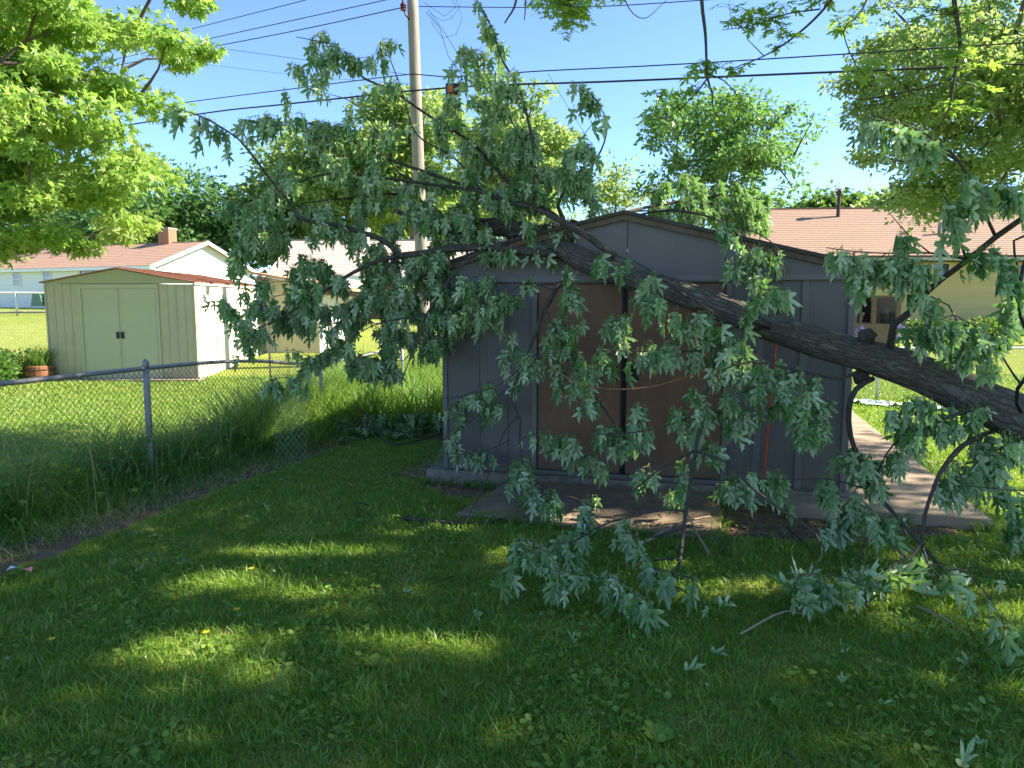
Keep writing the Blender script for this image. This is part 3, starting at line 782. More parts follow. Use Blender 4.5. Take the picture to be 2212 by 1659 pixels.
M_yellow = mat('tan_yellow_siding', (.54, .41, .17), .6, 0, 2, .05, 30, col2=(.60, .47, .21), stretch=(.4, 1, 3))
M_brown = mat('brown_fascia', (.075, .045, .03), .6, .1, 3)

# left house: right front corner at D(330,658), gable to the right
LH = 17.0
c = at(330, 660, 42.0); a_l = math.atan2(-.342, .94)
org = np.array([c[0] - .94 * LH, c[1] + .342 * LH, 1.5])
hl = gable_house('ranch_house', 'white ranch house with brown roof and brick chimney, far left', org, a_l, LH, 8.4, 2.55, 1.6, M_roofL, M_whites, M_white, .4, siding=.2,
    windows=((LH - 11.5, 1.4, .72, .95, M_white), (LH - 8.8, 1.5, .7, .85, M_white), (LH - 5.6, 2.0, 1.6, .38, M_brown), (LH - 2.4, 2.0, 1.9, .38, M_brown)), courses=14)
M_brick = mat('chimney_brick', (.30, .13, .075), .9, 0, 6, .4, 40, col2=(.46, .22, .13))
M_mortar = mat('mortar', (.28, .22, .18), .95, .1, 10)
ch = link('chimney', None, hl, (LH - 2.9, 4.2, 0)); ch.empty_display_size = .1
MB().box((-.44, -.33, 3.0), (.44, .33, 5.02)).obj('chimney_core', M_mortar, ch)
brick_me = MB().box((-.105, -.008, 0), (.105, .012, .068)).mesh('brick', M_brick)
brick_me2 = MB().box((-.008, -.1, 0), (.012, .1, .068)).mesh('brick', M_brick)
for k in range(22):
    z = 3.45 + k * .076
    for i in range(4):
        x = -.33 + i * .22 + (.0 if k % 2 else -.0)
        o = link('brick', brick_me, ch, (x + (.03 if k % 2 else -.03) * (1 if i in (1, 2) else 0), -.335, z))
    for i in range(3):
        o = link('brick', brick_me2, ch, (.445, -.22 + i * .22, z))
MB().box((-.5, -.39, 5.1), (.5, .39, 5.2)).box((-.47, -.36, 5.021), (.47, .36, 5.099)).obj('chimney_crown', M_mortar, ch)
vp = MB().lathe([(.09, 2.9), (.09, 4.9), (.14, 4.9), (.14, 5.05), (.02, 5.1)], 10, (LH - 13.2, 2.6, 0)); vp.obj('vent_pipe', mat('rusty_pipe', (.22, .08, .05), .7, .2, 5), hl)
# reel and pole against left house
q = at(45, 656, 41.5)
reel = thing('hose_reel', 'green hose reel cart standing against the white house wall', 'hose reel', (q[0], q[1] + 1.8, 1.65), a_l)
MG = mat('green_hose', (.03, .12, .07), .5, .2, 10)
MB().prism([(-.5, -.3, 0), (.5, -.3, 0), (.3, -.3, .75), (-.3, -.3, .75)], (0, .06, 0)).prism([(-.5, .24, 0), (.5, .24, 0), (.3, .24, .75), (-.3, .24, .75)], (0, .06, 0)).obj('frame', MG, reel)
mb = MB()
for k in range(7): 
    t = np.linspace(0, 2 * np.pi, 17); mb.tube(np.stack([.28 * np.cos(t), np.full(17, -.2 + k * .06), .42 + .28 * np.sin(t)], 1), .03, 5)
mb.obj('hose', MG, reel)
q0 = at(133, 655, 44.2); q1 = at(158, 610, 44.6)
tube_obj('garden_pole', [q0, q1], .03, mat('grey_pole', (.15, .13, .12), .7, .1, 5), None, 6, label='thin dark pole leaning on the white house wall', cat='pole')

# middle house behind the pole
mx0 = at(610, 640, 33)[0]; mx1 = at(1290, 640, 33)[0]
hm = gable_house('ranch_house', 'low house with pale grey brown roof seen through the fallen canopy', (mx0, 32.5, 1.0), 0, mx1 - mx0, 7.5, 2.1, 1.75, M_roofM, mat('red_brick_wall', (.24, .11, .07), .9, .2, 6), M_white, .4,
    windows=((6.0, .9, 1.2, .9, M_white), (9.0, .9, .8, .9, M_white)), courses=14)
MB().lathe([(.1, 2.5), (.1, 4.35), (.15, 4.35), (.15, 4.5), (.03, 4.55)], 10, (3.4, 3.4, 0)).obj('vent_pipe', M_white, hm)

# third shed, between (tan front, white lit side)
gx = at(560, 760, 19.)[0]; gx1 = at(690, 760, 19.)[0]
gw = gx1 - gx
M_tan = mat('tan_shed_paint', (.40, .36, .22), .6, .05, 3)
g3 = thing('outbuilding', 'low tan and white outbuilding with orange edged roof behind the branches', 'shed', (gx, 19., .38), 0)
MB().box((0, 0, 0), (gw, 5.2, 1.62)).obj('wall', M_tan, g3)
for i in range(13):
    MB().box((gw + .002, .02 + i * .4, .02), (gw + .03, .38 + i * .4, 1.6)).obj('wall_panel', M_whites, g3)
M_orr = mat('orange_roof_edge', (.50, .28, .16), .7, .15, 4)
MB().prism([(-.1, -.2, 2.15), (gw + .75, -.2, 1.72), (gw + .75, -.2, 1.78), (-.1, -.2, 2.21)], (0, 5.6, 0)).obj('roof', M_orr, g3)
MB().prism([(0, -.0, 1.622), (gw, 0, 1.622), (gw, 0, 1.8), (0, 0, 2.12)], (0, .03, 0)).obj('gable_panel', M_tan, g3)
M_sof = mat('pale_soffit', (.62, .52, .38), .7, .05, 3)
for i in range(22):
    MB().prism([(gw + .76, -.2 + i * .25, 1.80), (gw + .76, .02 + i * .25, 1.80), (gw + .02, .02 + i * .25, 2.12), (gw + .02, -.2 + i * .25, 2.12)], (0, 0, .03)).obj('roof_slat', M_sof, g3)

# right house
rx = at(1600, 480, 28.)[0]
a_r = R(-4)
hr = gable_house('ranch_house', 'tan yellow ranch house with brown shingle roof behind the grey shed', (rx, 24.7, .86), a_r, 20., 8.0, 2.62, 1.9, M_roofR, M_yellow, M_brown, .5, siding=.12,
    windows=((5.35, 1.75, .62, .55, mat('cream_window_trim', (.6, .55, .36), .6, .05, 3)),), courses=26)
MB().lathe([(.07, 3.6), (.07, 5.0), (.12, 5.0), (.12, 5.12), (.03, 5.2)], 10, (3.35, 3.1, 0)).obj('vent_pipe', mat('dark_pipe', (.06, .04, .04), .6, .1, 5), hr)
MB().lathe([(.13, 5.205), (.17, 5.21), (.15, 5.27), (.03, 5.29)], 10, (3.35, 3.1, 0)).obj('vent_cap', M_white, hr)
MB().lathe([(.07, 3.2), (.06, 3.75), (.02, 3.8)], 10, (6.2, 1.3, 0)).obj('vent_pipe', mat('grey_vent', (.2, .2, .2), .6, .1, 5), hr)
# pale gutter
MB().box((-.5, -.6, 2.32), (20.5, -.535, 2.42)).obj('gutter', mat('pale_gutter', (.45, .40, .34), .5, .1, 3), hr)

# porch with rail and pots
M_wood = mat('deck_wood', (.16, .11, .065), .85, .25, 10, .3, 30)
dq0 = at(1832, 715, 21.0); dq1 = at(1943, 715, 21.0)
DW = dq1[0] - dq0[0]; dk_z = hgt(dq0[0], 21.0)
dk = thing('porch_deck', 'small weathered wood porch with railing beside the tan house', 'porch', (dq0[0], 21.0, float(dk_z)), 0)
zf = float(at(1880, 700, 21.)[2] - dk_z); zr = float(at(1880, 638, 21.)[2] - dk_z)
MB().box((-.2, -.02, 0), (DW + .03, 0.03, zf)).obj('skirt_board', M_wood, dk)
for i in range(10): MB().box((-.2, .035 + i * .16, zf - .03), (DW + .03, .185 + i * .16, zf + .01)).obj('deck_board', M_wood, dk)
MB().box((-.2, -.03, zr - .06), (DW + .04, .06, zr)).obj('top_rail', M_wood, dk)
for x, w in ((.66 * DW * .75 - .08, .13), (DW - .13, .12), (-.12, .08)): MB().box((x, -.015, zf + .011), (x + w, .055, zr - .061)).obj('post', M_wood, dk)
for i in range(3): MB().box((.06 + i * .14, .0, zf + .011), (.095 + i * .14, .035, zr - .061)).obj('baluster', M_wood, dk)
MB().box((.62 * DW, 1.5, zf + .012), (DW + .1, 1.56, zr)).obj('opening_shade', mat('opening_shade', (.03, .018, .015), .8, .1, 5), dk)  # dark sheet standing in for the shade inside the porch opening
MB().box((-.2, 1.5, zf + .012), (.6 * DW, 1.56, zr)).obj('pale_door', mat('grey_door', (.22, .24, .26), .7, .1, 5), dk)
MB().box((DW + .0, .08, zf + .012), (DW + .05, 1.5, zr - .02)).obj('side_board', M_wood, dk)
M_pot = mat('dark_plastic_pot', (.045, .035, .033), .5, .15, 8)
for i, (px, lab) in enumerate(((1853, 'dark flower pot behind the porch balusters'), (1914, 'dark flower pot in the open porch bay'))):
    q = at(px, 699, 21.25)
    pt = thing('flower_pot', lab, 'pot', (q[0], 21.3, float(dk_z) + zf + .012), 0, 'flower pots on the porch')
    MB().lathe([(.11, 0), (.165, .26), (.185, .27), (.185, .32), (.16, .32), (.15, .27)], 16).obj('pot', M_pot, pt)
    t = TubeSoup()
    for k in range(9):
        a = rnd(0, 6.28); t.add(np.array([(0, 0, .25), (.05 * math.cos(a), .05 * math.sin(a), .36), (.13 * math.cos(a), .13 * math.sin(a), rnd(.38, .5))]), [.005, .004, .002], 3)
    t.obj('dead_stems', mat('dead_stem', (.4, .36, .3), .8, .1, 5), pt, kind='stuff')

# ================================================================== FENCES
M_galv = mat('galvanised_pipe', (.26, .25, .24), .5, .25, 12, .1, 50, metal=.3)
M_wire = mat('galvanised_wire', (.13, .13, .125), .5, .2, 12, metal=.4)
M_wirel = mat('pale_wire', (.42, .41, .38), .5, .2, 12, metal=.2)
def chainlink(tp, H, base, pitch=.06, r=.0030):
    """tp(s) -> (x,y) along fence length S; zigzag wires joined"""
    T = TubeSoup(); S = tp[0]; f = tp[1]
    k = int(S / pitch); nz_ = max(2, int(H / (pitch * .5)))
    for i in range(k):
        pts = []
        for j in range(nz_ + 1):
            s = (i + (.5 if (j + 0) % 2 == 0 else 0) + (0 if True else 0)) * pitch
            s = i * pitch + (pitch * .5 if j % 2 else 0)
            x, y = f(s); z = base(x, y) + H * j / nz_
            pts.append((x, y, z))
        T.add(np.array(pts), r, 3)
        pts2 = []
        for j in range(nz_ + 1):
            s = i * pitch + (-pitch * .5 if j % 2 else 0)
            x, y = f(s); pts2.append((x, y, base(x, y) + H * j / nz_))
        T.add(np.array(pts2) + np.array([.002, .002, 0]), r, 3)
    return T
fz = lambda x, y: float(hgt(x, y)) + .03
fence = thing('chain_link_fence', 'weathered chain link fence with dark top rail beside the lawn, nearest left', 'fence', (FA[0], FA[1], 0))
def rel(P, o): return np.asarray(P, float) - np.array(o.location)
top = []
for t in np.linspace(-4.5, 0, 12): p = fpt(t); top.append((p[0], p[1], 1.11))
for t, z in ((.8, 1.10), (1.6, 1.06), (2.4, .97), (3.0, .93), (3.8, .93), (4.6, .97), (5.5, 1.0)): p = fpt(t); top.append((p[0], p[1], z))
tube_obj('top_rail', rel(top, fence), .021, M_galv, fence, 10, .15, rough=.12)
for t, z in ((0, 1.14), (3.0, .95), (5.5, 1.05)):
    p = fpt(t)
    tube_obj('post', rel([(p[0], p[1], -.1), (p[0], p[1], z)], fence), .03, M_galv, fence, 12, .3)
    MB().lathe([(.034, -.03), (.034, .01), (.03, .035), (.012, .055), (.002, .06)], 12, tuple(rel((p[0], p[1], z), fence))).obj('post_cap', M_galv, fence, smooth=True)
T = chainlink((7.0, lambda s: tuple(fpt(s - 4.4))), 1.05, fz); T.V = [v - np.array(fence.location) for v in T.V]
T.obj('wire_mesh', M_wire, fence)
# bent loose mesh flap hanging from the fence near the second post
T = TubeSoup(); pc = gnd(600, 1000)
for i in range(6):
    for sg in (1, -1):
        pts = []
        for j in range(18):
            s = i * .06 + (.03 * sg if j % 2 else 0); z = j * .04
            base = at(600, 985, 7.6)
            pts.append((base[0] + s + .1 * (z ** 1.5), base[1] - .02 * j * .3, .05 + z))
        T.add(np.array(pts), .0025, 3)
fl = T.obj('wire_mesh_flap', M_wirel, None, label='torn pale chain link mesh leaning out of the tall weeds', cat='wire mesh')

def far_fence(label, p0, p1, H, nposts, mrail, r=.025, pitch=.07, wr=.0035, mw=None):
    p0 = np.array(p0, float); p1 = np.array(p1, float); L = np.linalg.norm(p1 - p0)
    f = thing('chain_link_fence', label, 'fence', (p0[0], p0[1], float(hgt(*p0))))
    P = [(*(p0 + (p1 - p0) * t), float(hgt(*(p0 + (p1 - p0) * t))) + H) for t in np.linspace(0, 1, 8)]
    tube_obj('top_rail', rel(P, f), r, mrail, f, 8, 2)
    for t in np.linspace(0, 1, nposts):
        q = p0 + (p1 - p0) * t; z = float(hgt(*q))
        tube_obj('post', rel([(q[0], q[1], z - .1), (q[0], q[1], z + H + .05)], f), r * 1.2, mrail, f, 8, 2)
    T = chainlink((L, lambda s: tuple(p0 + (p1 - p0) * s / L)), H - .03, lambda x, y: float(hgt(x, y)) + .02, pitch, wr)
    T.V = [v - np.array(f.location) for v in T.V]; T.obj('wire_mesh', mw or M_wirel, f)
    return f
far_fence('pale railed chain link fence on the sunny lawn at right', (4.6, 12.6), (12.6, 13.2), .93, 5, mat('white_rail', (.6, .58, .55), .5, .1, 5), .024)
far_fence('chain link fence with dark rail beyond the barrel planter at left', (-16.5, 17.6), (-10.2, 18.6), 1.15, 3, M_galv, .024, .08)
far_fence('long chain link fence in front of the white house, far left', (-27, 34.), (-14, 35.), 1.1, 5, mat('white_rail', (.6, .58, .55), .5, .1, 5), .045, .12, .006)
far_fence('chain link fence behind the branches in front of the white outbuilding', (-5.2, 15.2), (-1.2, 15.4), 1.15, 4, mat('rusty_rail', (.42, .33, .27), .6, .2, 5), .02, .07)

# ================================================================== UTILITY POLE AND WIRES
M_pole = mat('weathered_pole', (.17, .145, .12), .9, 0, 3, .5, 20, col2=(.36, .31, .26), stretch=(6, 6, .35))
M_cable = mat('black_cable', (.015, .015, .02), .6, .1, 5)
PB = at(908, 480, 17.); PT = at(889, -60, 17.)
d_ = (PB - PT) / (PB[2] - PT[2]); PG = PB + d_ * (hgt(PB[0], 17) - .2 - PB[2])
pole = thing('utility_pole', 'tall weathered wooden utility pole behind the fallen branches', 'pole', PG)
tube_obj('pole_shaft', rel([PG, PB, PT], pole), [.155, .145, .12], M_pole, pole, 16, .8, rough=.03)
ip = at(871, 12, 16.8)
M_ins = mat('brown_insulator', (.10, .03, .025), .3, .2, 10)
MB().lathe([(.02, -.11), (.07, -.1), (.05, -.06), (.075, -.05), (.05, -.01), (.075, 0), (.05, .05), (.02, .07)], 12, tuple(rel(ip, pole))).obj('insulator', M_ins, pole)
tube_obj('insulator_bracket', rel([at(871, -30, 16.8), at(871, 20, 16.8), at(884, 42, 16.9)], pole), .022, M_ins, pole, 6)
def wire(pts, r, label, name='power_line', cat='wire'):
    P = [at(*p) for p in pts]
    return tube_obj(name, P, r, M_cable, None, 5, .7, label=label, cat=cat)
wire([(200, 117, 25), (400, 66, 21.5), (660, 0, 18.8), (890, -62, 17)], .010, 'uppermost thin power line sloping up left of the pole')
wire([(180, 143, 25), (400, 95, 21.5), (833, 0, 17.8), (888, -13, 17)], .011, 'second power line left of the pole, just under the uppermost')
wire([(120, 168, 25), (340, 124, 22), (640, 66, 19), (871, 16, 16.8)], .012, 'power line running left from the brown insulator on the pole')
wire([(230, 68, 25), (430, 98, 22), (620, 124, 19.5), (895, 163, 17.2)], .006, 'faint thin wire sloping down toward the pole across the others')
wire([(280, 115, 25), (430, 137, 22), (680, 166, 19), (897, 182, 17.2)], .004, 'faintest thin wire below the crossing wire left of the pole')
wire([(100, 262, 24), (425, 218, 21), (632, 192, 19), (893, 160, 16.85), (960, 166, 16.4), (1020, 164, 16), (1160, 154, 15.2), (1500, 137, 14), (2212, 92, 12), (2500, 70, 11.5)], .013, 'upper telephone cable crossing the whole sky above the shed', 'telephone_cable', 'cable')
wire([(100, 298, 24), (440, 245, 21), (600, 227, 19), (893, 196, 16.85), (965, 190, 16.4), (1060, 184, 15.8), (1300, 177, 14.8), (1700, 160, 13.4), (2212, 139, 12), (2500, 126, 11.5)], .021, 'thick lower telephone cable crossing the whole sky', 'telephone_cable', 'cable')
wire([(905, 14, 16.8), (1100, 16, 16), (1300, 14, 15.2), (1640, -8, 14)], .010, 'thin power line leaving the pole top toward the right')
wire([(1184, 160, 15.0), (1220, 220, 15.5), (1290, 330, 17)], .005, 'thin service wire dropping from the upper cable right of the pole', 'service_wire')
wire([(925, 20, 16.6), (960, 70, 16.3), (1010, 150, 16.), (1090, 240, 15.6), (1180, 330, 15.4)], .006, 'long sagging loose wire below the pole top', 'service_wire')
wire([(920, 25, 16.6), (950, 60, 16.4), (968, 120, 16.3), (1000, 165, 16.2)], .007, 'loose wire falling from the pole top to the cables', 'service_wire')
wire([(915, 5, 16.6), (960, 35, 16.5), (985, 15, 16.5), (975, -5, 16.5)], .005, 'loose wire loop beside the pole top', 'service_wire')
wire([(985, -5, 16.5), (998, 40, 16.5), (985, 75, 16.5), (955, 82, 16.5), (940, 60, 16.5), (930, 45, 16.6)], .005, 'larger hanging wire loop right of the pole top', 'service_wire')
wire([(930, 30, 16.6), (955, 45, 16.5), (975, 40, 16.5), (990, 20, 16.5), (1000, -5, 16.5)], .004, 'small curled wire right of the pole top', 'service_wire')
wire([(1030, 168, 15.9), (1045, 185, 15.9), (1075, 215, 15.8), (1110, 235, 15.7), (1150, 200, 15.4), (1155, 165, 15.2)], .004, 'slack wire loop hanging under the two cables', 'service_wire')
bx = at(982, 192, 16.2)
cb = thing('cable_closure', 'black and orange splice box hung on the thick lower cable', 'splice box', bx)
MB().box((-.19, -.1, -.14), (.14, .1, .1)).obj('case', M_black, cb, bevel=.02)
MB().box((-.15, -.112, -.10), (-.02, -.101, .04)).obj('orange_label', mat('orange_band', (.4, .1, .03), .6, .1, 5), cb)
MB().tube([(.14, 0, -.02), (.30, 0, 0.0)], .06, 10).obj('cable_gland', M_black, cb)

# ================================================================== TREES
def tree(name, label, base, trunk_h, crown_c, crown_r, nclump, nleaf, lsize, mleaf, tr=.16, tpl='oval', clump=.75, seed=1, bias=0., low=None, group=None, flat=.55, accept=None, mbark=None, limbs=True, gap=None):
    """trunk, limbs reaching into clumps spread through the crown, leaf faces round each clump"""
    g = np.random.default_rng(seed)
    base = np.array(base, float); cc = np.array(crown_c, float); cr_ = np.array(crown_r, float)
    t = thing(name, label, 'tree', base, 0, group)
    C = []
    tries = 0
    while len(C) < nclump and tries < nclump * 60:
        tries += 1
        v = g.normal(size=3); v /= np.linalg.norm(v); rr = g.random() ** .45
        wob = 1 + .28 * noise.noise(Vector((v[0] * 1.7 + seed, v[1] * 1.7, v[2] * 1.7)))
        p = cc + v * rr * cr_ * wob
        if low is not None and p[2] < low: continue
        if accept is not None and not accept(p): continue
        C.append(p)
    C = np.array(C); order = np.argsort(np.linalg.norm((C - cc) / cr_, axis=1)); C = C[order]
    top = cc + np.array([0, 0, cr_[2] * .3]); fork = base + (cc - base) * np.array([.3, .3, 1]) ; fork[2] = base[2] + trunk_h
    tube_obj('trunk', rel([base - [0, 0, .2], base + (fork - base) * .5 + [.05, 0, 0], fork, cc * .5 + fork * .5, top], t), [tr * 1.25, tr, tr * .8, tr * .5, tr * .2], mbark or M_bark_bg, t, 10, .5, rough=.1)
    T = TubeSoup()
    skel = [fork + (top - fork) * k for k in np.linspace(0, 1, 10)]
    if limbs:
        rad = {}
        for i, p in enumerate(C[::max(1, len(C) // 110)]):
            S = np.array(skel); d = np.linalg.norm(S - p, axis=1) + .6 * np.maximum(0, S[:, 2] - p[2]) + .35*np.linalg.norm(S - fork, axis=1)
            q = S[np.argmin(d)]; L = np.linalg.norm(p - q)
            if L < .1: continue
            mid = q * .5 + p * .5 + g.normal(0, .06, 3) * L + [0, 0, L * .06]
            r0 = tr * .38 * min(1, L / (cr_.mean())) + .012
            Q = resample(np.array([q, mid, p]), max(.3, L / 6)); T.add(rel(Q, t), np.linspace(r0, .012, len(Q)), 5)
            for k in range(1, len(Q), 2): skel.append(Q[k])
        T.obj('limbs', mbark or M_bark_bg, t)
    per = g.multinomial(nleaf, np.ones(len(C)) / len(C))
    idx = np.repeat(np.arange(len(C)), per); n_ = len(idx)
    cs = g.uniform(.55, 1.25, len(C))[idx] * clump
    off = g.normal(size=(n_, 3)); off /= np.linalg.norm(off, axis=1)[:, None]; rr = g.random(n_) ** .5
    off = off * rr[:, None] * cs[:, None] * np.array([1, 1, flat])
    P = C[idx] + off
    Y = off + g.normal(0, .35, (n_, 3)) + np.array([0, 0, -.25]); N = np.stack([g.normal(0, .5, n_), g.normal(0, .5, n_), g.uniform(.2, 1, n_)], 1)
    S = lsize * g.uniform(.6, 1.3, n_)
    cv = g.normal(0, .22, len(C))[idx]
    a = np.clip(.5 + bias + cv + g.normal(0, .16, n_), 0, 1)
    if accept is not None:
        k = np.array([accept(p) for p in P]) if n_ < 60000 else np.ones(n_, bool)
        P, Y, N, S, a = P[k], Y[k], N[k], S[k], a[k]
    if gap is not None:
        k = gap(P); P, Y, N, S, a = P[k], Y[k], N[k], S[k], a[k]
    TV, TF = (STAR_V, STAR_F) if tpl == 'star' else (OV_V, OV_F)
    V, Fc, va = scatter_mesh('', TV, TF, P, frames(Y, N), S, a, mleaf)
    V = V - base
    link('crown', new_mesh('crown', V, Fc, mleaf, False, va), t, kind='stuff')
    return t
LIT = [(gnd(x, y)[:2], rx, ry) for x, y, rx, ry in ((420, 1450, .34, .22), (390, 1405, .42, .2), (490, 1380, .3, .15), (640, 1200, .5, .16), (770, 1190, .35, .13), (560, 1200, .3, .13), (450, 1270, .35, .2), (620, 1290, .5, .18), (730, 1270, .4, .15),
    (1390, 1500, .16, .1), (1130, 1180, .35, .2), (1260, 1140, .5, .25), (1420, 1140, .5, .22), (1500, 1150, .3, .15), (1610, 1205, .3, .12), (1880, 1300, .3, .1), (2100, 1250, .6, .2), (2180, 1330, .3, .2), (560, 1075, .3, .2), (680, 1000, .5, .3), (830, 960, .6, .25), (1000, 1410, .2, .1), (820, 1380, .3, .1), (930, 1390, .3, .12), (1100, 1220, .3, .1))]
LITPOLY = [tuple(gnd(x, y)[:2]) for x, y in ((1830, 850), (2500, 850), (2500, 1110), (2150, 1130), (1960, 990))]
def crown_gaps(P):  # unseen crown shaped for light: leaves shading chosen sun patches are dropped
    gx_ = P[:, 0] - SUNV[0] / SUNV[2] * P[:, 2]; gy_ = P[:, 1] - SUNV[1] / SUNV[2] * P[:, 2]
    k = ~(in_poly(LITPOLY, gx_, gy_) & (rng.random(len(P)) < .93))
    for zz, cx_, cy_, rx, ry in ((2.6, 2.0, 9.0, 2.2, 1.5), (2.3, 2.2, 5.7, .5, .3), (1.2, 2.6, 4.4, .5, .3), (3.2, -1.2, 6.8, .5, .4)):
        hx = P[:, 0] - SUNV[0] / SUNV[2] * (P[:, 2] - zz); hy = P[:, 1] - SUNV[1] / SUNV[2] * (P[:, 2] - zz)
        k &= ((hx - cx_) / rx) ** 2 + ((hy - cy_) / ry) ** 2 > 1
    nv = np.array([noise.noise(Vector((a * 2.6, b * 6., 1.))) + .6 * noise.noise(Vector((a * 9, b * 14., 4.))) for a, b in zip(gx_, gy_)])
    for c, rx, ry in LIT: k &= ((gx_ - c[0]) / rx) ** 2 + ((gy_ - c[1]) / ry) ** 2 + 1.5 * nv > .85
    return k
def gz(x, y): return (x, y, float(hgt(x, y)))
def T3(cx, cy, rx, ry, Y, label, nclump, nleaf, ls, m, seed, name='maple_tree', dy=1.0, **k):
    """tree whose crown fills the picture ellipse at distance Y"""
    c = at(cx, cy, Y); s = Y / F
    return tree(name, label, gz(c[0], Y), max(1.2, (c[2] - ry * s * .8) - float(hgt(c[0], Y))), c, (rx * s, rx * s * dy, ry * s), nclump, nleaf, ls, m, seed=seed, **k)
# big bright maple, upper left
c1 = at(60, 190, 13.5)
tree('maple_tree', 'large bright green maple filling the upper left corner', gz(-12.6, 14.5), 2.8, (-10.4, 14.0, 6.3), (4.2, 3.0, 4.7), 270, 54000, .17, M_leaf_yel, .22, 'star', .66, seed=11, bias=.1, low=2.7, flat=.4)
T3(110, 455, 190, 85, 62, 'rounded yellow green tree behind the left house roof', 90, 12000, .5, M_leaf_lit, 12, clump=1.9, tr=.2)
T3(330, 480, 190, 120, 56, 'wide dark green tree behind the brick chimney', 130, 15000, .42, M_leaf_blue, 13, clump=2.1, tr=.4)
T3(520, 500, 130, 90, 60, 'dark green tree behind the left house gable', 80, 8000, .45, M_leaf_blue, 14, clump=2.1, tr=.4)
T3(700, 430, 170, 130, 60, 'bright green tree behind the leftmost fallen branches', 130, 24000, .48, M_leaf_lit, 15, clump=1.8, tr=.35, bias=-.05)
T3(890, 330, 130, 130, 58, 'bright green tree directly behind the utility pole', 110, 19000, .46, M_leaf_lit, 16, clump=1.6, tr=.35)
T3(1110, 340, 125, 150, 43, 'airy bright green tree right of the utility pole', 100, 15000, .34, M_leaf_lit, 17, clump=1.2, tr=.3, bias=.0)
T3(1330, 415, 62, 65, 42, 'sparse pale tree between the two larger trees over the shed', 40, 1600, .26, M_leaf_lit, 18, clump=1.1, tr=.12)
T3(1565, 330, 180, 150, 36, 'large rounded green tree behind the shed peak', 150, 12500, .27, M_leaf_blue, 19, clump=.95, tr=.35, bias=.32)
T3(1000, 470, 260, 60, 70, 'low distant tree behind the middle house', 90, 9000, .55, M_leaf_lit, 20, clump=2.6, tr=.4, dy=.5)
T3(1810, 450, 110, 28, 60, 'low distant tree behind the right house ridge by the vent', 60, 5000, .5, M_leaf_dark, 21, clump=1.5, tr=.3, dy=.6)
T3(1960, 445, 120, 30, 50, 'low yellow green tree behind the right house roof', 60, 5000, .4, M_leaf_lit, 22, clump=1.3, tr=.3, dy=.6)
tree('maple_tree', 'big feathery green tree filling the upper right', gz(17.5, 20.5), 3.5, (12.6, 19.6, 7.3), (4.0, 3.4, 3.5), 270, 46000, .15, M_leaf_lit, .28, 'oval', .7, seed=23, bias=.0, low=3.9)

# ------------------------------------------------ near maple: overhead crown off frame, hanging branches in frame
nb = np.array([9.6, 3.0, 0.])
def ok_near(p):
    q = proj(p)[0]
    if q[2] < .5: return True
    inside = (-60 < q[0] < 2272) and (-60 < q[1] < 1700)
    return not inside
near = tree('shade_maple', 'shade maple whose hanging branches and leaves cross the top of the sky', nb, 4.2, (8.6, 4.9, 8.3), (8.2, 6.0, 2.2), 420, 64000, .15, M_leaf_near, .32, 'star', 1.15, seed=31, accept=ok_near, gap=crown_gaps, flat=.5, mbark=M_bark_small)
NL = Leaves(); NT_ = TubeSoup(); nskel = []
def hang(pts, r0, r1=.003):
    P = [at(*p) for p in pts]
    tube_obj('branch', rel(P, near), np.linspace(r0, r1, len(P)), M_bark_small, near, 7, .06, rough=.1)
    nskel.extend(list(resample(np.array(P), .08)))
D8 = 6.6
hang([(1500, -400, 7.6), (1512, -150, 7), (1516, 0, D8), (1524, 76, D8), (1528, 167, D8), (1539, 202, D8), (1541, 232, D8), (1574, 288, D8)], .022)
hang([(1530, 167, D8), (1498, 207, D8), (1448, 252, D8), (1397, 258, D8)], .008)
hang([(1530, 160, D8), (1565, 175, D8), (1600, 215, D8)], .007)
hang([(1900, -150, 7.), (1796, 0, D8), (1720, 76, D8), (1650, 121, D8), (1574, 151, D8)], .016)
hang([(1771, 20, D8), (1700, 30, D8), (1625, 55, D8), (1560, 65, D8)], .007)
hang([(1650, 121, D8), (1615, 85, D8)], .005)
hang([(1900, -100, 6.8), (1872, 0, D8), (1847, 40, D8), (1822, 70, D8), (1852, 147, D8), (1875, 165, D8)], .010)
hang([(2040, -200, 6.5), (2061, 0, 6.0), (2074, 91, 6.0), (2064, 151, 6.0), (2049, 237, 6.0), (2019, 283, 6.0)], .022)
hang([(2062, 160, 6.0), (2029, 182, 6.2), (1862, 215, 6.4), (1822, 202, 6.5)], .008)
hang([(1110, -100, 8), (1115, 0, 8), (1090, 50, 8)], .018, .008)
hang([(1130, -100, 8), (1135, 10, 8), (1132, 45, 8)], .012, .004)
hang([(1250, -200, 9), (1240, -40, 9), (1238, 30, 9)], .02)
hang([(1330, -120, 8.5), (1350, 0, 8.5), (1390, 40, 8.5), (1440, 0, 8.5)], .008, .003)
SKN = np.array(nskel)
def cl_near(x, y, dep, n, size):
    p = at(x, y, dep); q = SKN[np.argmin(np.linalg.norm(SKN - p, axis=1))]
    q2 = q
    sprig(NT_, NL, q2, p, size, nodes=max(2, n // 2), r0=.004, per=2, leaf_from=.3, face=.4, lift=.05, droop=0.0)
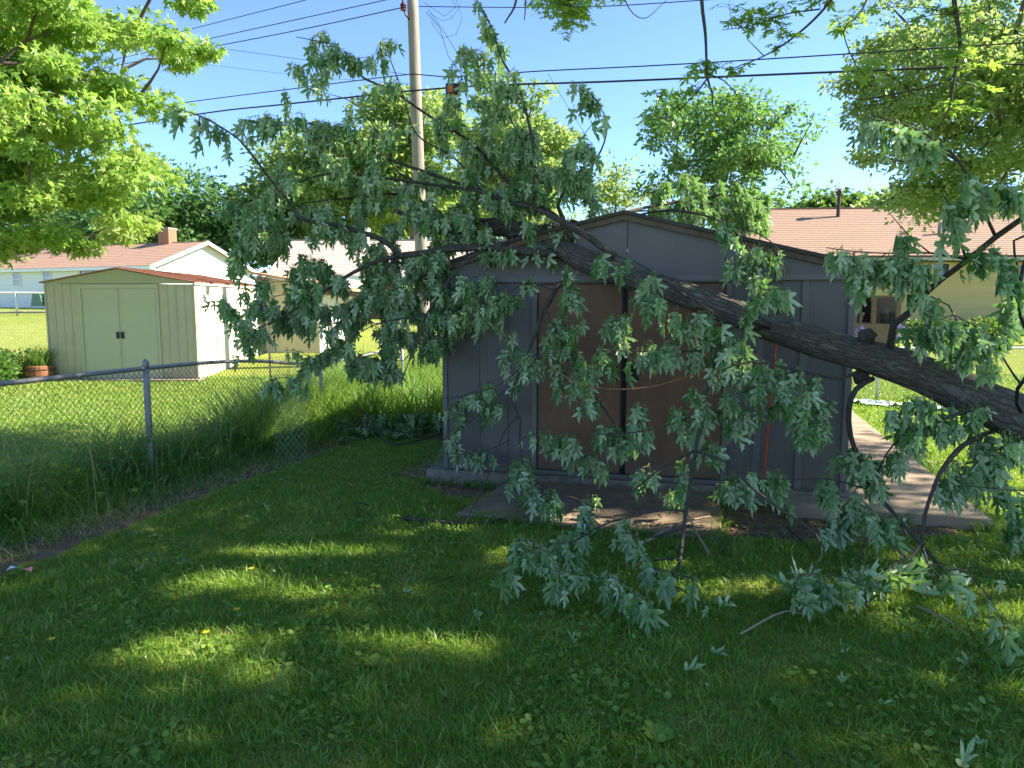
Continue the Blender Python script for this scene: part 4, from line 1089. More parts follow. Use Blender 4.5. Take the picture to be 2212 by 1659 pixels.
for (x, y) in ((1515, 140), (1550, 145), (1500, 160), (1530, 150), (1410, 255), (1430, 240), (1465, 230), (1450, 200), (1480, 205), (1500, 195), (1530, 250), (1545, 270), (1560, 265), (1540, 285), (1600, 215), (1600, 160), (1590, 235), (1415, 195), (1640, 15), (1620, 35), (1600, 30), (1660, 40), (1690, 10), (1575, 10), (1590, 50), (1680, 70), (1700, 80), (1680, 100), (1660, 75), (1625, 60), (1810, 45), (1840, 35), (1825, 55), (1855, 50), (1890, 125), (1870, 140), (1850, 165), (1890, 170), (1920, 145), (1770, 5), (1800, 0)):
    cl_near(x, y, D8 + rnd(-.1, .1), 8, .105)
for (x, y) in ((2050, 110), (2090, 120), (2100, 145), (2080, 95), (2065, 240), (2100, 250), (2090, 225), (2120, 205), (2040, 130), (2030, 20), (2090, 30), (1900, 20), (1920, 60), (1880, 10), (2140, 60), (2150, 150)):
    cl_near(x, y, 6.0 + rnd(-.1, .1), 9, .105)
for _ in range(62):
    x = rnd(1150, 1290); y = rnd(-60, 92 - abs(x - 1230) * .75)
    cl_near(x, y, 9 + rnd(-.6, .6), 10, .10)
for _ in range(8): cl_near(rnd(1290, 1345), rnd(-25, 22), 9 + rnd(-.3, .3), 7, .10)
V = np.vstack(NT_.V) - nb
link('twigs', new_mesh('twigs', V, np.vstack(NT_.F), M_twig, near and True), near, kind='stuff')
NL.build(near, M_leaf_near, M_petiole, 300, TPLF)

# ================================================================== FALLEN MAPLE
fr0 = at(2212, 905, 4.6)
fallen = thing('fallen_tree', 'fallen silver maple trunk and drooping canopy lying across the grey shed', 'tree', (5.4, 3.9, 0))
SK = []        # skeleton samples
def limb(pts, radii, name='branch', m=None, n=8, seg=.07, rough=.12, world=False):
    P = [at(*p) for p in pts] if not world else pts
    r = np.interp(np.linspace(0, 1, len(P)), np.linspace(0, 1, len(radii)), radii)
    r = r * .84
    o = tube_obj(name, rel(P, fallen), r, m or M_bark_small, fallen, n, seg, rough)
    SK.extend(list(resample(np.array(P), .10)))
    return o
TP = [np.array([5.6, 3.7, .12]), np.array([4.5, 4.15, .52]), at(2212, 906, 4.62), at(1971, 801, 5.0), at(1726, 727, 5.4), at(1495, 642, 5.8), at(1365, 602, 6.1), at(1250, 558, 6.36), at(1195, 525, 6.55), at(1150, 512, 6.72), at(1094, 492, 6.9), at(1040, 491, 7.1), at(976, 498, 7.3), at(900, 472, 7.6), at(850, 452, 7.8)]
TRr = [.19, .175, .158, .127, .112, .106, .098, .098, .098, .10, .092, .082, .072, .052, .024]
SKT = len(SK)
Q = resample(np.hstack([np.array(TP), np.array(TRr)[:, None]]), .028)
V, Fc, uv = tube_arr(Q[:, :3], Q[:, 3], 72, .09)
link('trunk', new_mesh('trunk', V - np.array(fallen.location), Fc, M_bark_fallen, True, uv=uv), fallen)
SK.extend(list(resample(np.array(TP), .12)))
# knots on the trunk
def knot(px, py, dep, r):
    c = at(px, py, dep); mb = MB(); V = []; Fc = []
    n1, n2 = 9, 14
    for i in range(n1 + 1):
        th = math.pi * i / n1
        for j in range(n2):
            ph = 2 * math.pi * j / n2
            v = np.array([math.sin(th) * math.cos(ph), math.sin(th) * math.sin(ph), math.cos(th)])
            rr = r * (1 + .35 * noise.noise(Vector(tuple(v * 2.5 + px))))
            V.append(c + v * rr - np.array(fallen.location))
    for i in range(n1):
        for j in range(n2): Fc.append((i * n2 + j, i * n2 + (j + 1) % n2, (i + 1) * n2 + (j + 1) % n2, (i + 1) * n2 + j))
    uvk = np.array(V)[:, [0, 2]] * 6
    link('knot', new_mesh('knot', V, Fc, M_bark_fallen, True, uv=uvk), fallen)
knot(1872, 728, 5.12, .062); knot(1640, 700, 5.45, .05); knot(1860, 815, 5.15, .055); knot(1290, 560, 6.2, .05)
# torn pale wood at the break
M_torn = mat('torn_wood', (.52, .34, .18), .8, 0, 20, .4, 60, col2=(.72, .52, .30), stretch=(1, 1, 4))
mb = MB()
for k in range(16):
    a = at(rnd(1175, 1235), rnd(505, 518), 6.6 + rnd(-.03, .05)); b = a + np.array([rnd(-.05, .03), rnd(-.03, .03), rnd(.10, .22)])
    mb.tube(rel([a, a * .5 + b * .5 + rng.normal(0, .006, 3), b], fallen), [.018, .012, .002], 4)
mb.obj('torn_wood', M_torn, fallen)
B = .0
# --- major limbs (pixel path on a real depth)
limb([(1330, 556, 6.05), (1264, 507, 6.1), (1213, 478, 6.2), (1149, 447, 6.35), (1100, 438, 6.45), (1031, 412, 6.6), (960, 402, 6.8), (880, 392, 7.0), (769, 376, 7.1), (701, 376, 7.1), (616, 406, 7.0), (560, 425, 6.9)], [.036, .03, .024, .02, .014, .01, .005])
limb([(1212, 549, 6.42), (1132, 543, 6.4), (1050, 535, 6.5), (978, 537, 6.6), (921, 546, 6.6), (860, 553, 6.6)], [.045, .042, .038, .035])
limb([(860, 553, 6.6), (846, 532, 6.6), (820, 515, 6.6), (777, 501, 6.6), (739, 489, 6.6), (690, 481, 6.55), (642, 469, 6.5), (628, 441, 6.5), (585, 389, 6.4), (538, 326, 6.3), (515, 300, 6.3), (468, 269, 6.2), (430, 250, 6.2), (385, 235, 6.2)], [.033, .028, .022, .018, .012, .008, .004])
limb([(862, 552, 6.6), (816, 564, 6.6), (778, 581, 6.5), (742, 601, 6.4), (690, 637, 6.3), (660, 655, 6.3), (600, 690, 6.2), (530, 720, 6.1)], [.026, .022, .016, .01, .005])
limb([(850, 560, 6.6), (840, 578, 6.55), (797, 621, 6.5), (754, 667, 6.4), (720, 720, 6.3)], [.018, .012, .005])
limb([(1235, 519, 6.4), (1215, 470, 6.5), (1205, 445, 6.5), (1240, 380, 6.5), (1290, 340, 6.5), (1311, 270, 6.5), (1280, 205, 6.5), (1238, 180, 6.5)], [.03, .022, .012, .006, .003])
limb([(1149, 447, 6.35), (1094, 433, 6.7), (989, 396, 6.9), (921, 372, 7.0), (853, 349, 7.0), (782, 315, 7.0), (718, 284, 6.9), (670, 267, 6.8), (630, 271, 6.8), (582, 267, 6.7), (540, 262, 6.7)], [.022, .02, .016, .012, .007, .004])
limb([(1205, 470, 6.5), (1150, 430, 6.6), (1094, 389, 6.8), (1022, 311, 6.9), (938, 257, 7.0), (887, 223, 7.0), (847, 196, 7.0), (782, 166, 7.0), (752, 129, 7.0), (718, 95, 7.0), (701, 91, 7.0), (640, 80, 7.0)], [.024, .02, .016, .012, .008, .004])
limb([(1149, 447, 6.35), (1155, 360, 6.3), (1143, 270, 6.3), (1118, 185, 6.3), (1085, 130, 6.3), (1062, 60, 6.3), (1030, 0, 6.3), (1000, -40, 6.3)], [.018, .014, .009, .004])
limb([(1150, 360, 6.3), (1100, 250, 6.5), (1040, 150, 6.7), (1000, 110, 6.8)], [.01, .006, .003])
limb([(976, 500, 7.3), (940, 450, 7.3), (860, 420, 7.3), (800, 425, 7.2), (730, 430, 7.2), (650, 440, 7.1)], [.02, .014, .006])
limb([(900, 395, 7.0), (850, 360, 7.1), (800, 260, 7.2), (760, 220, 7.2), (700, 200, 7.2)], [.012, .008, .003])
limb([(1040, 412, 6.7), (980, 340, 6.6), (900, 290, 6.6), (870, 200, 6.6), (840, 120, 6.6), (835, 95, 6.6)], [.012, .008, .003])
limb([(1050, 537, 6.5), (1006, 563, 6.3), (971, 604, 6.25), (954, 630, 6.2), (920, 681, 6.15), (905, 719, 6.1), (888, 770, 6.1), (862, 833, 6.0)], [.02, .016, .012, .008, .004])
limb([(917, 680, 6.15), (834, 695, 6.1), (777, 718, 6.1), (699, 779, 6.0)], [.009, .006, .003])
limb([(900, 725, 6.1), (870, 780, 6.1), (800, 760, 6.1), (740, 800, 6.1)], [.006, .003])
limb([(1228, 600, 6.15), (1206, 618, 6.0), (1184, 655, 5.9), (1171, 677, 5.9), (1160, 715, 5.85), (1141, 756, 5.85), (1113, 826, 5.85), (1105, 865, 5.85), (1124, 906, 5.85), (1122, 951, 5.85), (1130, 1001, 5.8)], [.03, .024, .018, .012, .01, .006])
limb([(1175, 665, 5.9), (1205, 720, 5.8), (1240, 780, 5.8), (1290, 860, 5.7), (1330, 920, 5.7)], [.016, .012, .008])
limb([(1260, 575, 6.1), (1245, 590, 6.0), (1232, 600, 5.95), (1200, 625, 5.95), (1140, 610, 5.95), (1090, 640, 5.9), (1040, 665, 5.9), (1000, 690, 5.9)], [.014, .008, .004])
limb([(1130, 790, 5.85), (1086, 826, 5.85), (1033, 848, 5.85), (960, 862, 5.9)], [.008, .004])
limb([(1110, 840, 5.85), (1077, 854, 5.85), (1019, 909, 5.8), (963, 948, 5.8), (922, 973, 5.8)], [.009, .004])
limb([(1118, 900, 5.85), (1088, 937, 5.75), (1052, 1034, 5.6), (1003, 1133, 5.3)], [.009, .004])
limb([(1100, 950, 5.8), (1074, 965, 5.75), (1005, 981, 5.75), (922, 976, 5.8)], [.006, .003])
# right-hand limbs
limb([(1922, 760, 5.08), (1925, 738, 5.0), (1931, 701, 4.95), (1965, 675, 4.9), (1991, 641, 4.85), (2037, 601, 4.75), (2091, 561, 4.7), (2151, 512, 4.6), (2212, 469, 4.5), (2300, 400, 4.4)], [.034, .03, .026, .024, .022, .018])
limb([(2151, 512, 4.6), (2120, 445, 4.55), (2089, 379, 4.5), (2054, 328, 4.5), (1978, 278, 4.5), (1882, 247, 4.5)], [.013, .009, .004])
limb([(2088, 560, 4.7), (2065, 498, 4.65), (2060, 455, 4.6), (2037, 420, 4.6)], [.011, .005])
limb([(2091, 561, 4.7), (2014, 547, 4.7), (1916, 547, 4.7), (1853, 544, 4.7), (1784, 535, 4.7)], [.01, .006, .003])
limb([(2008, 546, 4.7), (1962, 507, 4.7), (1925, 464, 4.7)], [.006, .003])
limb([(2300, 470, 4.4), (2250, 500, 4.4), (2190, 520, 4.5), (2199, 580, 4.5), (2190, 640, 4.5), (2170, 690, 4.55)], [.012, .008, .005])
limb([(2205, 830, 4.6), (2190, 810, 4.55), (2150, 750, 4.5), (2100, 700, 4.5), (2060, 680, 4.5)], [.010, .006, .004])
limb([(2145, 850, 4.75), (2140, 820, 4.65), (2120, 770, 4.6), (2090, 740, 4.6)], [.009, .004])
limb([(1990, 770, 4.9), (2010, 720, 4.8), (2070, 700, 4.7), (2050, 660, 4.7), (2010, 640, 4.7)], [.009, .004])
limb([(1885, 818, 5.05), (1849, 841, 4.95), (1834, 883, 4.9), (1837, 940, 4.85), (1857, 997, 4.75), (1883, 1055, 4.7), (1895, 1070, 4.65), (1937, 1116, 4.5), (1983, 1169, 4.4), (2040, 1234, 4.2)], [.024, .022, .018, .016, .012])
limb([(2150, 930, 4.7), (2110, 945, 4.5), (2070, 971, 4.4), (2032, 1020, 4.3), (2013, 1066, 4.2), (1998, 1112, 4.1), (1990, 1173, 4.05), (1971, 1200, 4.0), (1918, 1226, 4.0), (1880, 1245, 4.0)], [.02, .018, .014, .01, .005])
limb([(1990, 1173, 4.05), (2005, 1220, 4.0), (2040, 1260, 3.95), (2080, 1290, 3.9)], [.009, .004])
limb([(1857, 800, 5.1), (1820, 818, 4.95), (1796, 816, 4.95), (1721, 801, 4.95), (1621, 781, 4.95), (1560, 800, 5.0)], [.016, .012, .006])
limb([(1721, 801, 4.95), (1661, 821, 4.95), (1578, 856, 5.0), (1510, 858, 5.0)], [.008, .004])
limb([(1660, 706, 5.4), (1647, 698, 5.3), (1610, 694, 5.2), (1578, 710, 5.2), (1550, 760, 5.2), (1530, 830, 5.2), (1515, 900, 5.15), (1503, 970, 5.05), (1489, 1056, 4.85), (1475, 1154, 4.55), (1465, 1223, 4.35), (1433, 1299, 4.1), (1420, 1334, 4.0)], [.024, .017, .014, .016, .016, .014, .01])
limb([(1440, 1290, 4.12), (1437, 1320, 4.05), (1433, 1382, 3.62)], [.008, .005])
limb([(1503, 973, 5.05), (1433, 1008, 5.0), (1364, 1063, 4.95), (1301, 1098, 4.9), (1240, 1075, 4.9), (1190, 1065, 4.9)], [.011, .007, .003])
limb([(1482, 1105, 4.7), (1437, 1101, 4.7), (1350, 1119, 4.7), (1298, 1136, 4.65), (1229, 1174, 4.6), (1150, 1190, 4.6)], [.01, .007, .004])
limb([(1458, 1206, 4.4), (1364, 1216, 4.4), (1308, 1237, 4.4), (1235, 1258, 4.4)], [.008, .004])
limb([(1510, 893, 5.15), (1433, 921, 5.15), (1361, 935, 5.15), (1263, 938, 5.15), (1200, 932, 5.15)], [.008, .005, .003])
limb([(1560, 745, 5.3), (1524, 757, 5.3), (1381, 758, 5.4), (1295, 758, 5.4), (1209, 770, 5.4), (1129, 767, 5.4)], [.008, .005, .003])
M_otwig = mat('orange_twig', (.36, .13, .06), .5, .2, 10)
limb([(1183, 778, 5.4), (1215, 810, 5.4), (1266, 833, 5.4), (1341, 841, 5.4), (1418, 833, 5.35), (1495, 810, 5.3), (1581, 787, 5.1)], [.003, .0045, .005], m=M_otwig)
limb([(1495, 648, 5.72), (1440, 610, 5.6), (1380, 570, 5.6), (1300, 545, 5.65), (1240, 540, 5.7)], [.009, .006, .003])
limb([(1500, 648, 5.7), (1560, 690, 5.3), (1600, 740, 5.1), (1650, 780, 5.0)], [.006, .003])
limb([(1890, 1060, 4.68), (1850, 1050, 4.7), (1790, 1035, 4.7), (1700, 1035, 4.7), (1640, 1035, 4.7)], [.008, .003])
limb([(1880, 1050, 4.7), (1930, 960, 4.6), (2000, 920, 4.5), (2080, 890, 4.5), (2130, 870, 4.6)], [.006, .01])
limb([(1503, 975, 5.05), (1570, 1000, 4.8), (1620, 1050, 4.6), (1700, 1110, 4.4), (1760, 1150, 4.3), (1775, 1200, 4.2), (1740, 1245, 4.1)], [.012, .009, .005])
limb([(1960, 1205, 4.0), (1930, 1180, 4.05), (1900, 1150, 4.1), (1870, 1180, 4.1), (1830, 1240, 4.0)], [.007, .003])
limb([(2300, 1050, 3.9), (2230, 1060, 3.9), (2150, 1055, 4.0), (2090, 1050, 4.1)], [.007, .003])
# behind the roof peak, in the sun
limb([(1250, 500, 6.9), (1272, 482, 7.4), (1352, 458, 8.2), (1438, 440, 8.8), (1553, 422, 9.), (1640, 430, 9.), (1690, 445, 9.)], [.03, .024, .016, .008])
limb([(1352, 458, 8.2), (1400, 455, 8.6), (1480, 452, 9), (1560, 455, 9.2), (1600, 440, 9.2)], [.014, .006])
limb([(1330, 463, 8.0), (1400, 420, 8.6), (1440, 400, 8.9), (1480, 370, 9.1)], [.012, .005])
limb([(1352, 470, 7.2), (1440, 455, 6.6), (1541, 472, 6.1), (1610, 526, 5.9), (1638, 603, 5.7), (1648, 640, 5.6)], [.013, .009, .004])
limb([(1570, 487, 6.0), (1640, 505, 5.8), (1681, 540, 5.7), (1693, 580, 5.6), (1693, 666, 5.55)], [.006, .003])

FL = Leaves(); FT = TubeSoup()
SKA = list(SK)
def ddef(x, y):
    d = float(np.interp(x, [350, 900, 1100, 1300, 1600, 1900, 2212], [6.3, 6.9, 6.1, 5.55, 5.1, 4.65, 4.35]))
    if y < 560 and x < 1300: d = float(np.interp(x, [350, 700, 1000, 1300], [6.3, 7.0, 7.0, 6.5]))
    if y > 850: d = min(d, .93 * 1.66 * F / (y + 30 - 660))
    return d
SKN = np.array(SKA)
def add_cluster(x, y, n=8, size=.125, dep=None, face=.82, jit=.18, droop=1.0):
    global SKN
    dep = (dep if dep else ddef(x, y)) + rnd(-jit, jit)
    p = at(x, y, dep)
    if p[2] < .06: p[2] = .06
    dd = np.linalg.norm((SKN - p) * np.array([1, .6, 1]), axis=1); q = SKN[np.argmin(dd)]
    L = np.linalg.norm(q - p)
    Q = sprig(FT, FL, q, p, size, nodes=max(2, n // 2), r0=min(.0065, .0025 + L * .006), per=2, leaf_from=.12, lift=.10, face=face, droop=droop)
    SKN = np.vstack([SKN, Q[::2]])
MAIN = [(520, 262), (640, 262), (600, 200), (608, 78), (700, 65), (750, 130), (800, 112), (835, 150), (870, 190), (960, 200), (1000, 130), (1040, 75), (1095, 100), (1115, 190), (1135, 260), (1180, 335), (1275, 315), (1290, 400), (1210, 440), (1200, 500), (1090, 560), (1100, 640), (1080, 700), (960, 790), (900, 770), (860, 830), (700, 800), (560, 745), (425, 645), (430, 590), (500, 540), (450, 420), (560, 380), (640, 330), (600, 290)]
pts = []
while len(pts) < 660:
    x, y = rnd(400, 1300), rnd(60, 850)
    if 858 < x < 938 and y < 335: continue
    if y < 260 and rng.random() < .6: continue
    if y < 420 and rng.random() < .12: continue
    if noise.noise(Vector((x / 70., y / 55., 0.))) < -.13: continue
    if in_poly(MAIN, x, y): pts.append((x, y))
# grow outwards from the limbs
pts = np.array(pts); W3 = np.array([at(x, y, ddef(x, y)) for x, y in pts])
order = np.argsort([np.min(np.linalg.norm(SKN - w, axis=1)) for w in W3])
for i in order: 
    x, y = pts[i]
    dens = 10
    if x < 520: dens = 8
    add_cluster(x, y - 10, dens, .118, jit=.5)
CL = [(1200,700),(1190,750),(1240,630),(1225,650),(1215,690),(1235,710),(1245,750),(1200,790),(1160,785),(1135,775),(1200,830),(1245,815),(1290,800),(1260,870),(1330,685),(1310,695),(1355,680),(1235,550),(1225,580),(1290,575),(1330,590),(1305,570),(1400,630),(1380,620),(1430,655),(1480,690),(1530,680),(1470,710),(1540,730),(1450,740),(1320,775),(1345,795),(1400,765),(1420,755),(1460,760),(1500,775),(1520,720),(1560,765),(1600,790),(1640,785),(1620,830),(1570,845),(1500,850),(1520,890),(1560,890),(1460,880),(1500,930),(1540,960),(1590,930),(1630,890),(1680,825),(1700,860),(1720,900),(1740,940),(1760,880),(1690,795),(1750,820),(1790,920),(1780,860),(1590,870),(1650,860),(1545,810),(1580,720),(1600,740),
(1205,940),(1210,960),(1240,990),(1290,945),(1285,990),(1330,930),(1340,965),(1380,945),(1300,1010),(1240,970),(1360,900),(1390,880),(1590,1025),(1640,1035),(1680,1060),(1580,1060),(1620,1055),(1665,1040),(1380,1030),(1460,1070),(1480,1010),
(1150,1055),(1195,1065),(1265,1095),(1180,1110),(1240,1140),(1115,1170),(1150,1170),(1170,1200),(1200,1230),(1215,1260),(1290,1250),(1080,1240),(1345,1150),(1400,1210),(1420,1240),(1370,1280),(1345,1275),(1400,1300),(1545,1300),(1710,1280),(1740,1280),(1250,1120),(1160,1080),(1235,1180),(1210,1160),(1440,1240),
(1780,1035),(1800,1075),(1830,1000),(1850,970),(1880,990),(1900,1040),(1830,1110),(1810,1140),(1870,1100),(1910,1130),(1950,990),(1950,920),(1970,910),(2000,890),(2060,910),(1990,950),(2040,1035),(2060,1050),(2090,1010),(2130,1000),(2110,1030),(1800,1255),(1840,1240),(1860,1265),(1900,1270),(1780,1275),(1950,1250),(2040,1230),(2070,1250),(2150,990),(2180,940),(2200,1090),(2190,1140),(2150,1240),(2180,1370),(2210,1390),(2000,870),(1930,880),(1960,860),(2100,890),(2180,960),(1875,1230),(1920,1235),
(1830,560),(1850,580),(1880,575),(1900,590),(1935,560),(1960,560),(1990,575),(2020,570),(1960,600),(1985,630),(2000,660),(1935,510),(1800,550),(1870,610),(2050,475),(2045,500),(2060,435),(2110,420),(2130,410),(2190,400),(2200,430),(2150,545),(2140,530),(2190,590),(2185,620),(2180,650),(2170,680),(1990,730),(2010,700),(2040,720),(2070,745),(2100,765),(2120,710),(2060,695),(2140,730),(2090,730),(2150,790),(1960,705),(2030,690),(2080,700),
(1890,265),(1850,280),(1920,290),(1960,285),(2000,310),(1980,330),(2100,400),(2085,390),
(1000,610),(1040,630),(1090,640),(1020,680),(1050,680),(990,710),(980,670),(960,730),(1100,750),(1110,710),(1110,650),(1090,790),(1120,820),(1060,840),(1030,860),(990,870),(960,890),(1000,920),(1050,890),(1080,870),(940,980),(990,985),(1030,990),(1070,980),(1110,1005),(1120,1020),(1100,1045),(1140,990),(1015,640),(1045,600),(1075,700),(970,640),(1130,640),(1150,600),
(430,310),(435,250),(360,240),(385,265),(480,280),(500,325),(520,265),(560,280),(580,245),(600,255),(540,290),(465,275),(1260,185),(1280,225),(1245,230),(1300,245),(1270,200),(830,85),(850,90),(1240,320),(1265,330),(1270,360),(1230,340),(1250,310),(1030,12),(1045,32),(1055,62),(1000,98),(1020,122),(1042,112),(1060,132),(990,128),(975,150),(1030,152),(1080,200),(1095,228),(1000,172),(1065,180),(1110,150),(960,205),(1015,210),
(1560,480),(1580,510),(1600,530),(1640,530),(1660,550),(1680,580),(1580,590),(1620,590),(1640,630),(1670,630),(1650,580),(1575,560),(1690,640),(1610,560)]
for (x, y) in CL:
    big = .135 if x > 1750 else .118
    n = 11
    d = None
    if 1540 <= x <= 1700 and 470 < y < 650: d = 5.8
    if x < 620 and y < 340: n = 6
    if 950 < x < 1120 and y < 240: n = 6; d = 6.4
    if x > 1750 and y > 1220: n = 6
    add_cluster(x, y, n, big, d, jit=.12)
for (x, y) in CL:
    if (1130 < x < 1780 and 620 < y < 1100) or (1760 < x < 2212 and 840 < y < 1150): add_cluster(x + rnd(-32, 32), y + rnd(-26, 26), 9, .118, jit=.22)
for _ in range(26): add_cluster(rnd(880, 960), rnd(540, 760), 9, .118)
for _ in range(30): add_cluster(rnd(470, 860), rnd(640, 840), 8, .118)
for _ in range(75):     # foliage behind the roof peak, sunlight painted in as paler leaves
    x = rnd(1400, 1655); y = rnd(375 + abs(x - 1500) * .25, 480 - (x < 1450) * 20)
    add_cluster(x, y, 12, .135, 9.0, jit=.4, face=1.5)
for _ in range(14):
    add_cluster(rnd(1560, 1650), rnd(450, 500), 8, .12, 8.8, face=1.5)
for _ in range(10): add_cluster(rnd(1250, 1300), rnd(400, 460), 6, .11, 7.6)
for _ in range(8): add_cluster(rnd(1130, 1230), rnd(470, 560), 6, .12, 6.5)
# mat of branches lying on the ground left of the shed
limb([(1000, 965, 7.4), (960, 950, 7.9), (880, 935, 8.2), (800, 925, 8.3), (740, 915, 8.2), (700, 900, 8.0)], [.016, .01, .005])
limb([(975, 930, 8.2), (850, 960, 7.7), (800, 905, 8.0), (770, 880, 8.0)], [.014, .008])
SKN = np.vstack([SKN, np.array(SK[-40:])])
for _ in range(60):
    x = rnd(720, 955); y = rnd(895, 955); p = gnd(x, y)
    add_cluster(x, y - 12, 6, .12, min(p[1], 9.3) - .1, face=.6)
fl_loc = np.array(fallen.location)
link('twigs', new_mesh('twigs', np.vstack(FT.V) - fl_loc, np.vstack(FT.F), M_twig, True), fallen, kind='stuff')
FL.build(fallen, M_leaf_f, M_petiole, 300, TPL)
print('fallen leaves', len(FL.P))

# ================================================================== GROUND COVER
def noise2(x, y, s, o=0.):
    return np.array([noise.noise(Vector((a * s, b * s, o))) for a, b in zip(x, y)])
def lawn_grass():
    N = 310000
    u = rng.random(N); y = (2.0 ** .4 + u * (15.5 ** .4 - 2.0 ** .4)) ** 2.5
    x = rng.uniform(-1, 1, N) * (.78 * y + .5)
    keep = np.ones(N, bool)
    for s in SOILS: keep &= ~(in_poly(s, x, y) & (rng.random(N) < .93))
    for s in (APRON, WALK2, SHEDP): keep &= ~in_poly(s, x, y)
    fo = (x - FA[0]) * FD[1] - (y - FA[1]) * FD[0]
    keep &= ~((fo < .4) & (fo > -1.0) & (rng.random(N) < .6))
    x, y = x[keep], y[keep]; n = len(x)
    g1 = noise2(x, y, 1.1); g2 = noise2(x, y, 5.5, 4.); g3 = noise2(x, y, 2.3, 9.)
    for dx, dy in ((1200, 1355), (1530, 1560), (1060, 1225), (640, 1150), (1640, 1265), (660, 1650)):
        c_ = gnd(dx, dy); g3 = np.maximum(g3, .75 - np.hypot((x - c_[0]) / .22, (y - c_[1]) / .17) * .33)
    dry = (g3 > .42) & (rng.random(n) < .6)
    H = (.041 + .020 * g1 + .028 * np.maximum(g2, 0)) * rng.uniform(.6, 1.6, n) * np.interp(y, [2, 8, 15], [1.15, 1.0, 1.1])
    H[dry] *= .6
    Wd = .0054 * (np.maximum(y, 2.2) / 2.4) ** .75 * rng.uniform(.6, 1.4, n)
    a = np.clip(.36 + np.interp(y, [7.5, 11], [0, .22]) * (1 + 0 * x) + .25 * g1 + .22 * g2 + rng.normal(0, .12, n), 0, .72); a[dry] = rng.uniform(.75, 1, dry.sum())  # blades turn paler with distance, painting sunlight on the far lawn
    st = rng.random(n) < .025; a[st] = .95; tl = rng.random(n) < .07; H[tl] *= 1.5; a[tl] = np.clip(a[tl] + .25, 0, .72)
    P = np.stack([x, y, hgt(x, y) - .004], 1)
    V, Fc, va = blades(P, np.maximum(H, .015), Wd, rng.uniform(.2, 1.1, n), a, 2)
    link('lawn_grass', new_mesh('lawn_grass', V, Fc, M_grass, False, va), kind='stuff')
    # broad low clover and weeds among the blades
    n = 15000
    u = rng.random(n); y = (2.1 ** .6 + u * (9.5 ** .6 - 2.1 ** .6)) ** (1 / .6); x = rng.uniform(-1, 1, n) * (.78 * y + .4)
    k = noise2(x, y, 1.6, 20.) > (.02)
    for s in SOILS: k &= ~(in_poly(s, x, y) & (rng.random(n) < .8))
    for s in (APRON, WALK2, SHEDP): k &= ~in_poly(s, x, y)
    x, y = x[k], y[k]; n = len(x)
    CV = np.array([(0, 0, 0), (.45, .25, .05), (.5, .7, .08), (.2, 1, .03), (-.2, 1, .03), (-.5, .7, .08), (-.45, .25, .05)], np.float32); CF = np.array([(0, 1, 2), (0, 2, 3), (0, 3, 4), (0, 4, 5), (0, 5, 6)])
    P = np.stack([x, y, hgt(x, y) + rng.uniform(.015, .05, n)], 1); an = rng.uniform(0, 6.28, n)
    Y = np.stack([np.cos(an), np.sin(an), rng.uniform(-.2, .4, n)], 1); Nn = np.stack([rng.normal(0, .35, n), rng.normal(0, .35, n), np.ones(n)], 1)
    V, Fc, va = scatter_mesh('', CV, CF, P, frames(Y, Nn), rng.uniform(.014, .034, n), np.clip(rng.normal(.45, .15, n), 0, .7), None)
    link('clover', new_mesh('clover', V, Fc, M_grass, False, va), kind='stuff')
lawn_grass()

def edge_tufts():
    E = []
    loops = [APRON + [APRON[0]], [tuple(S2W(SW - .45, -.52)[:2]), tuple(S2W(SW + .95, -.52)[:2]), tuple(S2W(SW + 1.08, 4)[:2])], [tuple(S2W(-.2, .5)[:2]), tuple(S2W(-.18, -.14)[:2]), tuple(S2W(doorL - .2, -.14)[:2])]]
    for lp in loops:
        for (x0, y0), (x1, y1) in zip(lp[:-1], lp[1:]):
            L = math.hypot(x1 - x0, y1 - y0); k = int(L * 260)
            nx_, ny_ = (y1 - y0) / L, -(x1 - x0) / L
            for _ in range(k):
                t = rng.random(); 
                if noise.noise(Vector((x0 + t * (x1 - x0), y0 + t * (y1 - y0), 5)) * 3) < -.1: continue
                o = rng.normal(.0, .03); E.append((x0 + (x1 - x0) * t + nx_ * o, y0 + (y1 - y0) * t + ny_ * o))
    E = np.array(E); n = len(E); P = np.column_stack([E, hgt(E[:, 0], E[:, 1])])
    V, Fc, va = blades(P, rng.uniform(.05, .15, n), rng.uniform(.006, .011, n), rng.uniform(.3, 1.2, n), np.clip(rng.normal(.4, .18, n), 0, 1), 3)
    link('edge_grass', new_mesh('edge_grass', V, Fc, M_grass, False, va), kind='stuff')
    ps = []
    for poly, z, k in ((APRON, .09, 130), (WALK2, .125, 160)):
        c0, c1 = np.min(poly, 0), np.max(poly, 0)
        for _ in range(k * 2):
            x, y = rnd(c0[0], c1[0]), rnd(c0[1], c1[1])
            if in_poly(poly, x, y): ps.append((x, y, z))
    ps = np.array(ps); n = len(ps); a = rng.uniform(0, 6.28, n)
    V, Fc, va = scatter_mesh('', STAR_V, STAR_F, ps, frames(np.stack([np.cos(a), np.sin(a), rng.normal(0, .2, n)], 1), np.stack([rng.normal(0, .3, n), rng.normal(0, .3, n), np.ones(n)], 1)), rng.uniform(.012, .05, n), rng.uniform(0, .8, n), None)
    link('slab_debris', new_mesh('slab_debris', V, Fc, M_dead, False, va), kind='stuff')
M_dead = leaf_mat('dead_leaf', [(.12, .07, .04), (.22, .13, .07), (.32, .2, .11)], [(.12, .07, .04), (.22, .13, .07), (.32, .2, .11)], .1, (.3, .2, .1))
edge_tufts()
n = 380; y_ = rng.uniform(2.8, 8.5, n); x_ = rng.uniform(-.75, .8, n) * y_
kk = (rng.random(n) < np.where(x_ > -.8, 1, .35))
for s_ in (APRON, WALK2, SHEDP): kk &= ~in_poly(s_, x_, y_)
